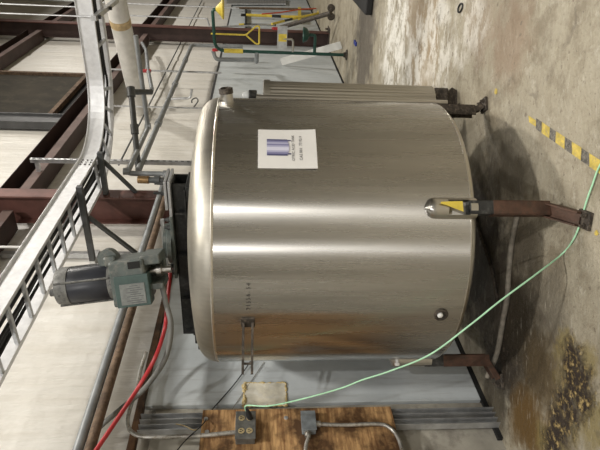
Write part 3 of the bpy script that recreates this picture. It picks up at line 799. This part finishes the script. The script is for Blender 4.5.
# ------------------------------------------------------------------ pipes
def pipe(name, pts, r, mat, label, cat='pipe', el=.07, extra=None, seg=16, group=None):
    t = thing(name, V(pts[0]), label, cat, group)
    MB().tube(elbow_path(pts, el), r, seg).build('run', mat, t)
    return t
Tp = .46
g1 = on_wall(166, 174, Tp); sg1, _, zg = sw(g1)
zg = 2.336
zu = sw(on_wall(130, 167, Tp))[2]
s2 = sw(on_wall(152, 128, Tp))[0]; zu2 = zu
t2 = sw(on_level(145, 40, zu))[1]
gp = pipe('grey_pipe', [W(-3, Tp, zg), W(sg1, Tp, zg), W(sg1, Tp, zu), W(s2, Tp, zu), W(s2, Tp + 1.0, zu + .03)], .025, 'greypipe', 'long grey pipe along the wall with a stepped riser near the column', 'pipe', .06)
for q in (W(sg1, Tp, zg), W(sg1, Tp, zu), W(s2, Tp, zu)):
    cb = MB().lathe([(.034, -.03), (.034, .03)], q + (NV * .02 if q.z == zu else -ZV * 0), (0, 0, 1), 16)
    cb.build('elbow_fitting', 'greypipe', gp)
zr = 2.281
rp = pipe('rusty_pipe', [W(-3, Tp, zr), W(sw(on_wall(176, 180, Tp))[0], Tp, zr)], .026, 'rust', 'rusty brown iron pipe running along wall under the grey pipe')
MB().lathe([(.029, -.05), (.029, .05)], W(1.2, Tp, zr), WV, 16).build('coupling', 'rust', rp)
for s_ in (4.475, 3.75, 1.0):
    MB().sbox(s_ - .015, s_ + .015, (.343 if s_ < 5 and s_ > 4.3 else .078 if s_ < 2.2 else .06), Tp + .05, zr - .056, zr - .027).build('pipe_support', 'galv', rp)
# second run to the right, rising from the elbow at the far column
T3 = .34
zq = (sw(on_wall(191, 45, T3))[2] + sw(on_wall(143, 163, T3))[2]) / 2
sA, sB = sw(on_wall(191, 45, T3))[0], sw(on_wall(140, 170, T3))[0]
p2 = pipe('water_pipe', [W(sB, T3, zq), W(sA, T3, zq), W(sA, T3, 1.75)], .032, 'greypipe', 'grey pipe high on the wall with an elbow turning down by the shower', 'pipe', .09)
for f in (.25, .55, .8):
    MB().lathe([(.042, -.05), (.042, .05)], W(sB + (sA - sB) * f, T3, zq), WV, 14).build('coupling', 'greypipe', p2)
qv = on_wall(171, 99, T3 + .02)
MB().tube(elbow_path([qv, qv + NV * .02 - ZV * .26, qv + NV * .14 - ZV * .28], .04), .016, 10).build('branch', 'galv', p2)
# dark pipe with valve in front of big white pipe
zd = zu + .0
a_ = on_level(131, 92, zd + .08); b_ = on_level(139, 175, zd - .02)
dp_ = pipe('dark_pipe', [b_, a_, a_ + (on_level(149, 92, zd - .05) - a_).normalized() * .34], .030, 'darkpipe', 'dark grey pipe with a square elbow in front of the white pipe', 'pipe', .05)
MB().lathe([(.042, -.05), (.042, .05)], a_, (b_ - a_).normalized(), 14).build('elbow_fitting', 'darkpipe', dp_)
MB().lathe([(.040, -.05), (.040, .05)], a_ * .55 + b_ * .45, (b_ - a_).normalized(), 14).build('coupling', 'darkpipe', dp_)
# big white pipe
wa, wb_ = W(7.62, -.01, 3.24), W(7.02, 1.62, 3.22)
wa = on_wall(141, 112, 0.0); wa_s, _, wa_z = sw(wa)
wb_ = on_level(115.5, 0, wa_z); dirw = (wb_ - wa).normalized()
wp_ = thing('white_pipe', wa, 'large aged white pipe coming out of the wall above the tank', 'pipe')
MB().tube([wa + dirw * .03, wb_ + dirw * 2.5], .122, 28).build('run', 'whitepipe', wp_)
tq = on_level(120, 23, wa_z); L_ = (tq - wa).dot(dirw)
MB().lathe([(.1235, -.05), (.1255, 0), (.1235, .05)], wa + dirw * L_, dirw, 28).build('tape_band', 'tape', wp_)
MB().lathe([(.145, 0), (.145, .03), (.125, .03)], wa, dirw, 28).build('wall_collar', 'whitepipe', wp_)
# capped stub with brass nipple
sc = thing('capped_valve_stub', W(4.95, .5, 2.5), 'short brass and black capped stub beside the grey riser', 'valve')
c0 = on_wall(138, 179.5, .5); c1 = on_wall(182, 181, .5)
MB().tube([c0, c0 * .75 + c1 * .25], .035, 14).build('brass_cap', 'bronze', sc)
MB().tube([c0 * .77 + c1 * .23, c0 * .42 + c1 * .58], .028, 14).tube([c0 * .62 + c1 * .38, c0 * .5 + c1 * .5], .042, 14).build('union', 'darkpipe', sc)
MB().tube([c0 * .44 + c1 * .56, c1], .020, 12).build('nipple', 'rust', sc)
# thin rods / conduits on the wall
def rod(pts, r, mat, label, name='thin_conduit', el=.05):
    return tag(MB().tube(elbow_path(pts, el), r, 8).build(name, mat), label, 'conduit')
def vert(x0, x1, y, t):
    a = on_wall(x0, y, t); c_ = on_wall(x1, y, t); s_ = (sw(a)[0] + sw(c_)[0]) / 2
    return W(s_, t, a.z), W(s_, t, c_.z)
a, c_ = vert(100, 206, 107, .235); rod([a, c_], .012, 'galv', 'thin rod standing up the white wall left of the far pipe elbow')
a, c_ = vert(100, 222, 71, .24); r_ = rod([a, c_], .016, 'galv', 'thin wall rod with a red collar beside the white pipe')
cl = MB().lathe([(.03, -.06), (.03, .06)], on_wall(147, 71, .24), ZV, 10).build('red_collar', 'red', r_)
MB().tube([on_wall(142, 43, .24), on_wall(146, 50, .24), on_wall(148, 70, .24), on_wall(152, 90, .24)], .03, 10).build('grey_sleeve', 'greypipe', r_)
a, c_ = vert(120, 208, 17, .24); rod([a, c_, c_ + WV * .02 - ZV * .12 - WV * .9, on_wall(275, 24.5, .24)], .018, 'galv', 'thin conduit on the wall bending down near the hanging tools')
a, c_ = vert(-30, 240, 3, .24); rod([a, c_], .02, 'galv', 'thin conduit on the wall at the far right end')
a, c_ = vert(-20, 40, 247, .23); rod([a, c_], .010, 'white', 'thin white rod on the wall behind the cable tray')
zt1 = sw(on_wall(182, 40, .04))[2]
rod([W(sw(on_wall(128, 165, .04))[0], .04, zt1), W(16.5, .04, zt1)], .011, 'darkpipe', 'thin dark line running along the wall above the water pipe')
# hook hanging from rod
hk = MB().tube(smooth_path([on_wall(192, 103, .16), on_wall(192, 100, .2), on_wall(196, 98, .2), on_wall(198, 101, .2), on_wall(194, 107, .18)]), .009, 8)
tag(hk.build('wire_hook', 'darkpipe'), 'bent wire hook at the end of the water pipe branch', 'hook')

# ------------------------------------------------------------------ plywood board with outlets, left foreground
TB = .125
pz0, pz1 = sw(on_wall(391, 408, TB))[2], sw(on_wall(203, 410, TB))[2]
ps = sw(on_wall(300, 408, TB))[0]
bd = thing('plywood_board', W(ps - .6, .11, pz0), 'scorched brown plywood board fixed to wall struts left of tank', 'board')
MB().sbox(ps - 1.25, ps, TB - .018, TB, pz0, pz1, 0, .003).build('sheet', 'ply', bd)
for (x_, y_) in ((206, 419), (286, 418), (207, 432)):
    MB().lathe([(.013, 0), (.013, .004), (.006, .006), (0, .006)], on_wall(x_, y_, TB), NV, 12).build('screw_washer', 'galv', bd)
for sx, lab in ((ps - .025, 'inner'), (ps - .10, 'outer')):
    st_ = thing('strut_channel', W(sx, .06, 0.0), 'vertical galvanised strut channel at the %s of the plywood board' % ('right edge' if lab == 'inner' else 'back'), 'strut')
    b = MB(); b.sbox(sx - .021, sx + .021, .056, .060, 0.0, 2.166); b.sbox(sx - .021, sx - .017, .060, TB - .019, 0.0, 2.166); b.sbox(sx + .017, sx + .021, .060, TB - .019, 0.0, 2.166)
    b.build('channel', 'galv', st_)
    h2 = MB()
    for j in range(10): h2.sbox(sx - .006, sx + .006, .0601, .0612, 1.84 + j * .035, 1.858 + j * .035)
    h2.build('slots', 'cavity', st_)
# outlet box
o1 = on_wall(236.5, 411.5, TB + .06); o2 = on_wall(255, 437.5, TB + .06)
cs, cz = (sw(o1)[0] + sw(o2)[0]) / 2, (o1.z + o2.z) / 2; hs, hz = abs(sw(o1)[0] - sw(o2)[0]) / 2, abs(o1.z - o2.z) / 2
ob = thing('outlet_box', W(cs, TB, cz - hz), 'dark cast outlet box with four receptacles on the plywood board', 'outlet')
MB().sbox(cs - hs, cs + hs, TB, TB + .052, cz - hz, cz + hz, 0, .005).build('box', 'boxgrey', ob)
MB().sbox(cs - hs - .004, cs + hs + .004, TB + .052, TB + .058, cz - hz - .004, cz + hz + .004, 0, .003).build('cover', 'boxgrey', ob)
for i in (-1, 1):
    for j in (-1, 1):
        q = W(cs + i * hs * .48, TB + .057, cz + j * hz * .42)
        rcp = MB().lathe([(hz * .34, 0), (hz * .34, .004), (0, .005)], q, NV, 16).build('receptacle', 'tan', ob)
        sl = MB()
        for e in (-1, 1): sl.box(q + NV * .006 + WV * (.006 * e) + ZV * .004, WV * .0014, NV * .001, ZV * .006)
        sl.lathe([(.0035, 0), (0, .0015)], q + NV * .0048 - ZV * .008, NV, 8)
        sl.build('slot', 'cavity', rcp)
cdp = [W(cs - .03, TB + .03, cz + hz), on_wall(200, 435.5, TB + .03), on_wall(150, 437, TB + .03), on_wall(133, 433, TB + .04), on_wall(127.5, 422, TB + .05), on_wall(131, 405, TB + .06), on_wall(137, 388, TB + .08), on_wall(140, 372, .24), on_wall(146, 352, .3)]
tag(MB().tube(smooth_path(cdp), .0125, 10).build('bent_conduit', 'emt'), 'pale metal conduit leaving the outlet box and bending beside the timber ledger', 'conduit')
# junction box and conduits
j1 = on_wall(301, 411, TB + .05); j2 = on_wall(316.5, 429, TB + .05)
cs2, cz2 = (sw(j1)[0] + sw(j2)[0]) / 2, (j1.z + j2.z) / 2; hs2, hz2 = abs(sw(j1)[0] - sw(j2)[0]) / 2, abs(j1.z - j2.z) / 2
jb = thing('junction_box', W(cs2, TB, cz2 - hz2), 'pale blue grey junction box on the plywood between two conduits', 'junction box')
MB().sbox(cs2 - hs2, cs2 + hs2, TB, TB + .045, cz2 - hz2, cz2 + hz2, 0, .005).build('box', 'jbox', jb)
MB().sbox(cs2 - hs2 - .003, cs2 + hs2 + .003, TB + .045, TB + .05, cz2 - hz2 - .003, cz2 + hz2 + .003, 0, .003).build('cover', 'jbox', jb)
MB().lathe([(.018, 0), (.018, .03), (.014, .03)], W(cs2 - .01, TB + .024, cz2 - hz2), -ZV, 14).build('connector', 'emt', jb)
MB().lathe([(.018, 0), (.018, .03), (.014, .03)], W(cs2 - hs2, TB + .024, cz2 + .01), -WV, 14).build('connector', 'emt', jb)
P = [W(cs2 - .01, TB + .024, cz2 - hz2), on_wall(345, 425, TB + .024), on_wall(378, 424, TB + .024), on_wall(390, 428, TB + .024), on_wall(398, 438, TB + .024), on_wall(403, 456, TB + .024), on_wall(405, 490, TB + .024)]
c1_ = tag(MB().tube(smooth_path(P), .0115, 10).build('bent_conduit', 'emt'), 'scuffed conduit curving down from the junction box past the plywood bottom', 'conduit')
P = [W(cs2 - hs2, TB + .024, cz2 + .01), on_wall(309, 436, TB + .03), on_wall(306, 446, TB + .03), on_wall(304, 470, TB + .03)]
tag(MB().tube(smooth_path(P), .0115, 10).build('bent_conduit', 'emt'), 'short conduit leaving the junction box toward the photo edge', 'conduit')
# cables hanging over the sheet, and one shadow line drawn as a tube
tag(MB().tube(smooth_path([on_wall(254, 356, .075), on_wall(236, 382, .066), on_wall(211, 411, .072), on_wall(203, 424, .17), on_wall(185, 441, .17), on_wall(168, 462, .16)]), .0035, 6).build('thin_line', 'blackrubber'), 'thin black cable slanting down the lining sheet to the board corner', 'cable')
tag(MB().tube([on_wall(264, 362, .06), on_wall(231, 411, .06)], .0022, 6).build('thin_line', 'hose'), 'fine grey tube drawn as a shadow line slanting above the yellowed plastic square', 'cable')
tag(MB().tube(smooth_path([on_wall(176, 424, .13), on_wall(185, 426, .14), on_wall(193, 430, .14), on_wall(199, 429, .13)]), .003, 6).build('thin_line', 'glue'), 'short yellow wire end poking from the strut channel', 'cable')
# yellowed square
f1, f2 = on_wall(244.5, 383, .06), on_wall(287, 407, .06)
fs0, fs1 = sw(f2)[0] + .012, sw(f1)[0]; fz1, fz0 = f1.z, f2.z
fo = thing('plastic_square', W((fs0 + fs1) / 2, .055, fz0), 'yellowed plastic square glued to the blue grey lining above the board', 'patch')
MB().sbox(fs0, fs1, .0555, .0615, fz0, fz1, 0, .003).build('sheet', 'foam', fo)
def bead(p_, q_, r_):
    L = []
    for j in range(25):
        L.append(p_ + (q_ - p_) * (j / 24) + WV * random.uniform(-.004, .004) + ZV * random.uniform(-.004, .004))
    MB().tube(L, r_, 8, radii=[r_ * random.uniform(.35, 1.25) for _ in range(25)]).build('glue_bead', 'glue', fo)
bead(W(fs0, .058, fz1), W(fs1, .058, fz1), .013); bead(W(fs0, .058, fz0), W(fs1, .058, fz0), .008)
bead(W(fs0, .058, fz0), W(fs0, .058, fz1), .007); bead(W(fs1, .058, fz0), W(fs1, .058, fz1), .008)

# ------------------------------------------------------------------ green extension cord
P = [W(cs + hs * .48, TB + .068, cz + hz * -.42), W(cs + hs * .6, TB + .15, cz + .0), on_wall(268, 406, TB + .24), on_wall(300, 399.5, TB + .42), at(340, 388.5, 2.74), at(362, 380, 2.68), at(390, 371, 2.60), at(430, 354.5, 2.52), at(470, 325, 2.45), at(500, 301, 2.42), at(535, 275, 2.42), on_level(562, 254, .012), on_level(573, 240, .009), on_level(580, 224, .008), on_level(586, 203, .008), on_level(592, 186, .008), on_level(603, 160, .008), on_level(640, 110, .008)]
ec = thing('extension_cord', V(P[0]), 'mint green extension cord slung from outlet box across tank to the floor', 'cord')
MB().tube(smooth_path(P), .0043, 10).build('cord', 'green', ec)
pg = V(P[0])
MB().lathe([(.017, -.012), (.017, .022), (.011, .045), (.009, .06)], pg, (V(P[1]) - pg).normalized(), 14).build('plug', 'blackrubber', ec)

# ------------------------------------------------------------------ ribbed casing behind the tank
RC = V((.915, 3.99, 0))
rc = thing('ribbed_casing', RC, 'ribbed stainless steel casing standing behind right side of the tank', 'casing')
vs = []; fs = []; NA = 180
for j, z in enumerate((.19, 1.40)):
    for i in range(NA):
        a = 2 * math.pi * i / NA; r_ = .135 + .006 * abs(math.sin(a * 14)); vs.append(RC + V((math.cos(a) * r_, math.sin(a) * r_, z)))
for i in range(NA): fs.append([i, (i + 1) % NA, NA + (i + 1) % NA, NA + i])
fs += [list(range(NA))[::-1], [NA + i for i in range(NA)]]
MB().add(vs, fs, 0, False).build('body', 'ribbed', rc)
MB().lathe([(.15, 1.40), (.15, 1.445), (.13, 1.45)], RC, seg=48).build('top_band', 'ribbed', rc)
MB().tube([RC + V((-.02, -.17, .12)), RC + V((-.02, -.17, 1.5))], .022, 14).build('gauge_tube', 'steel', rc)
MB().box(RC + V((.04, -.02, .135)), V((.07, 0, 0)), V((0, .08, 0)), V((0, 0, .055)), 0, .01).prism([RC + V((-.02, -.06, .0)), RC + V((.10, -.06, 0)), RC + V((.125, -.06, .04)), RC + V((.06, -.06, .10)), RC + V((-.02, -.06, .10))], V((0, .10, 0))).build('stand', 'grime', rc)
c0 = RC + V((.03, -.02, 1.45))
MB().tube([c0, c0 + V((0, 0, .05))], .014, 12).build('neck', 'white', rc)
MB().lathe([(.036, .045), (.040, .05), (.040, .10), (.034, .105)], c0, seg=18).build('knurled_ring', 'black', rc)
MB().lathe([(.032, .10), (.036, .12), (.022, .15), (0, .155)], c0, seg=18).build('clear_cap', 'clear', rc)

# ------------------------------------------------------------------ emergency shower and eyewash
sh0 = on_level(347, 55, 0); ss, stt, _ = sw(sh0)
sy = thing('emergency_shower', sh0, 'dark green emergency shower pole with yellow shower head and pull handle', 'shower')
ztop = sw(on_wall(216, 47, stt))[2]
thead = stt + .62
MB().tube(elbow_path([W(ss, stt, 0.05), W(ss, stt, ztop), W(ss + .0, thead, ztop + .02), W(ss, thead + .02, ztop - .05)], .16), .026, 14).build('pole', 'darkgreen', sy)
MB().lathe([(.085, 0), (.085, .015), (.045, .03), (.04, .06)], W(ss, stt, 0), seg=24).build('base', 'grime', sy)
MB().lathe([(.03, .02), (.05, 0), (.10, -.05), (.155, -.09), (.15, -.105), (0, -.09)], W(ss, thead + .02, ztop - .05), seg=28).build('shower_head', 'yellow', sy)
za, zb = sw(on_wall(224, 51, stt))[2], sw(on_wall(243, 52, stt))[2]
MB().lathe([(.036, 0), (.036, za - zb)], W(ss, stt, zb), seg=16).build('yellow_sleeve', 'yellow', sy)
zh0, zh1, zh2 = [sw(on_wall(q, 38, stt))[2] for q in (215, 247, 259)]
hp = [W(ss, stt + .26, zh0), W(ss, stt + .26, zh1), W(ss + .02, stt + .40, zh2 + .05), W(ss + .02, stt + .40, zh2), W(ss + .02, stt + .12, zh2), W(ss + .02, stt + .12, zh2 + .05), W(ss, stt + .26, zh1 - .0)]
MB().tube(elbow_path(hp, .03), .014, 8).build('pull_handle', 'yellow', sy)
zw = sw(on_wall(313, 50, stt))[2]
MB().tube(elbow_path([W(ss, stt, zw), W(ss, stt + .30, zw), W(ss, stt + .30, zw + .16)], .05), .026, 12).build('eyewash_arm', 'darkgreen', sy)
MB().lathe([(.04, .10), (.10, .14), (.125, .20), (.115, .20), (.09, .15), (0, .12)], W(ss, stt + .30, zw), seg=28).build('eyewash_bowl', 'darkgreen', sy)
MB().sbox(ss - .01, ss + .01, stt + .06, stt + .42, zw + .46, zw + .62).build('sign_plate', 'galv', sy)
MB().sbox(ss - .014, ss - .010, stt + .18, stt + .30, zw + .47, zw + .60).build('yellow_tag', 'yellow', sy)
MB().tube(elbow_path([W(ss, stt, zw + .36), W(ss, stt + .22, zw + .36), W(ss, stt + .22, zw + .52)], .05), .018, 10).build('spray_hose', 'steel', sy)
MB().tube(elbow_path([W(ss, stt, zw + .95), W(ss + .05, stt - .18, zw + .95), W(ss + .35, stt - .22, zw + .95), W(ss + .35, stt - .24, ztop + .02), W(ss + .35, stt - .10, ztop + .06)], .06), .034, 12).build('supply_pipe', 'greypipe', sy)
MB().lathe([(.055, -.015), (.055, .015)], W(ss + .35, stt - .08, ztop + .02), NV, 12).build('valve_wheel', 'red', sy)

# white strip leaning on wall behind the shower
w0 = on_level(343, 45, .0); w1 = on_wall(281, 62, .12)
tag(MB().bar(w0 + ZV * .03, w1, .13, .015, WV).build('white_strip', 'white'), 'white plastic strip leaning on the wall behind the shower pole', 'strip')

# ------------------------------------------------------------------ tools hanging at the far end of wall
TT = .14
def hang(name, pts, r, mats, label, extra=None):
    t = thing(name, pts[-1], label, 'tool')
    for i in range(len(pts) - 1): MB().tube([pts[i], pts[i + 1]], r, 8).build('handle' if i == 0 else 'grip', mats[i], t)
    return t
rk = thing('tool_rack', on_wall(246, 15, .1), 'black wall rack holding long handled tools far right', 'rack')
a = on_wall(246, 8, .1); c_ = on_wall(246, 28, .1)
MB().bar(a, c_, .06, .05).build('rail', 'black', rk)
bt2 = hang('broom', [on_wall(241, 15, TT), on_wall(246, 15, TT), on_wall(272, 16, TT), on_wall(281, 16.5, TT), on_wall(300, 17, TT)], .035, ['black', 'yellow', 'black', 'yellow'], 'yellow handled broom hanging from the black rack')
MB().bar(on_wall(299.5, 9, TT), on_wall(299.5, 21, TT), .10, .08).build('broom_head', 'yellow', bt2)
hang('long_pole', [on_wall(236, 8, TT), on_wall(318, 9.5, TT)], .03, ['rust'], 'brown pole hanging above the yellow broom')
s3 = hang('striped_pole', [on_wall(272, 24, .28), on_wall(284, 21, .28), on_wall(292, 19, .28), on_wall(322, 12.5, .32)], .028, ['yellow', 'black', 'yellow'], 'yellow and black pole leaning with a yellow ball end')
MB().lathe([(.0, -.12), (.085, -.085), (.12, 0), (.085, .085), (0, .12)], on_wall(322, 12.5, .3), ZV, 18).build('ball', 'yellow', s3)
hang('short_bar', [on_wall(239, 24.5, TT), on_wall(244, 24.5, TT), on_wall(276, 25, TT)], .025, ['yellow', 'black'], 'black bar with yellow tip hanging low beside the column')
tag(MB().tube(smooth_path([on_wall(262, 14, .36), on_wall(280, 12.5, .36), on_wall(300, 9.5, .36), on_wall(316, 8.5, .34)]), .016, 6).build('orange_cord', 'orange'), 'orange red cord strung between the hanging tools', 'cord')
rb = thing('ribbed_screen', on_wall(285, 2, .1), 'grey ribbed screen hanging at the far right of the wall', 'screen')
bq = MB()
for j in range(22):
    xj = 228 + j * 2.7
    bq.bar(on_wall(xj, -14, .1), on_wall(xj, 4.2, .1), .03, .07)
bq.build('slats', 'galv', rb)
MB().bar(on_wall(226, 0.5, .08), on_wall(288, 0.5, .08), .10, .03, NV).build('rail', 'galv', rb)
# hand truck leaning on column
ht = thing('hand_truck', on_level(333, 13, 0), 'dark tubular cart handle with two small wheels leaning by the column', 'cart')
ha, hb_ = on_wall(279, 28, .46), on_level(331, 13, .16)
MB().tube([ha, hb_], .042, 10).build('handle', 'grime', ht)
for y_ in (8, 16.5):
    q = on_level(331, y_, .075)
    MB().lathe([(.0, -.03), (.065, -.03), (.072, -.02), (.072, .02), (.065, .03), (0, .03)], q, WV, 20).build('wheel', 'grime', ht)
MB().tube([on_level(331, 8, .075), on_level(331, 16.5, .075)], .025, 8).build('axle', 'grime', ht)
tag(MB().lathe([(.09, -.015), (.09, .015), (.03, .02), (0, .02)], on_wall(276, 28.5, .40), NV, 5).build('valve_handle', 'red'), 'red valve handle on the column front beside cart handle', 'valve')

# ------------------------------------------------------------------ things on the floor
# hazard tape
h0, h1 = on_level(528, 118), on_level(612, 175)
dT = (h1 - h0); LT = dT.length; dT.normalize(); xT = V((-dT.y, dT.x, 0))
b = MB(); pos = 0.0; kq = 0; wT = .026
ny = 0
while pos < LT:
    L = .088 if kq % 2 == 0 else .066
    jag = [random.uniform(-.006, .006) for _ in range(4)]
    sk = .026
    w0_ = wT * (.55 if pos < .05 else 1)
    p = [h0 + dT * (pos + sk + jag[0]) - xT * w0_ * (1 + jag[2] * 12), h0 + dT * (pos + L + sk + jag[1]) - xT * w0_, h0 + dT * (pos + L) + xT * w0_ * (1 + jag[3] * 12), h0 + dT * (pos) + xT * w0_]
    b.prism([q + ZV * .0005 for q in p], ZV * .0012, 0 if kq % 2 == 0 else 1)
    pos += L; kq += 1
tag(b.build('hazard_tape', ['tapeyellow', 'tapeblack']), 'worn yellow and black hazard tape stuck on the concrete near front leg', 'tape')
def scrap(x, y, r, label):
    c = on_level(x, y); b = MB(); N = 6
    p = [c + V((math.cos(2 * math.pi * k_ / N) * r * random.uniform(.5, 1.2), math.sin(2 * math.pi * k_ / N) * r * random.uniform(.6, 1.4), .0005)) for k_ in range(N)]
    tag(b.prism(p, ZV * .003).build('tape_scrap', 'tapeyellow'), label, 'scrap')
scrap(496, 92, .022, 'yellow tape scrap on floor behind the right rear leg')
scrap(597, 233, .014, 'yellow scrap on floor beside the front leg foot')
# ring and blue strip
rg = MB(); c = on_level(461, 8)
rg.tube([c + V((math.cos(a * math.pi / 12) * .028, math.sin(a * math.pi / 12) * .045, .007)) for a in range(25)], .006, 8, 0, False)
tag(rg.build('rubber_ring', 'blackrubber'), 'small black rubber ring lying on the bare concrete', 'ring')
bc = on_level(356, 43)
tag(MB().box(bc + ZV * .012, WV * .09, NV * .03, ZV * .012, 0, .004).build('blue_clip', 'blue'), 'small blue plastic strip lying on the floor by the wall', 'strip')
# black tub at the right edge
q0, q1 = on_level(350, -4), on_level(390, -3)
tag(MB().box((q0 + q1) / 2 + V((.35, .2, .05)), WV * .9, NV * .34, ZV * .05, 0, .02).build('black_mat', 'blackrubber'), 'black low mat on the floor at far right edge', 'mat')
# dirty hose by the left leg
P = [on_level(489, 378, .03), on_level(497, 353, .02), on_level(503, 320, .018), on_level(507, 298, .018), on_level(509, 270, .016), on_level(512, 240, .016), on_level(520, 205, .016)]
P[0] = on_level(487, 377, .05)
tag(MB().tube(smooth_path(P), .016, 10).build('dirty_hose', 'hose'), 'dirty grey hose lying on floor from the left leg under tank', 'hose')
P = [on_level(497, 300, .014), on_level(492, 270, .014), on_level(482, 240, .014), on_level(475, 215, .014)]
tag(MB().tube(smooth_path(P), .012, 8).build('dirty_hose', 'grime'), 'dark thin hose lying in the shade below the tank', 'hose')

# ------------------------------------------------------------------ ceiling lamps (above the frame)
for loc, pw, sz, col in LAMPS:
    t = thing('ceiling_lamp', loc, 'round white high bay lamp hanging from roof above the hall', 'lamp', 'high bay lamps')
    MB().lathe([(sz * .28, .0), (sz * .28, .06), (sz * .14, .22), (sz * .08, .24)], loc, seg=32).build('housing', 'lampbody', t)
    MB().tube([loc + ZV * .24, V((loc.x, loc.y, H1))], .012, 8).build('suspension_rod', 'galv', t)
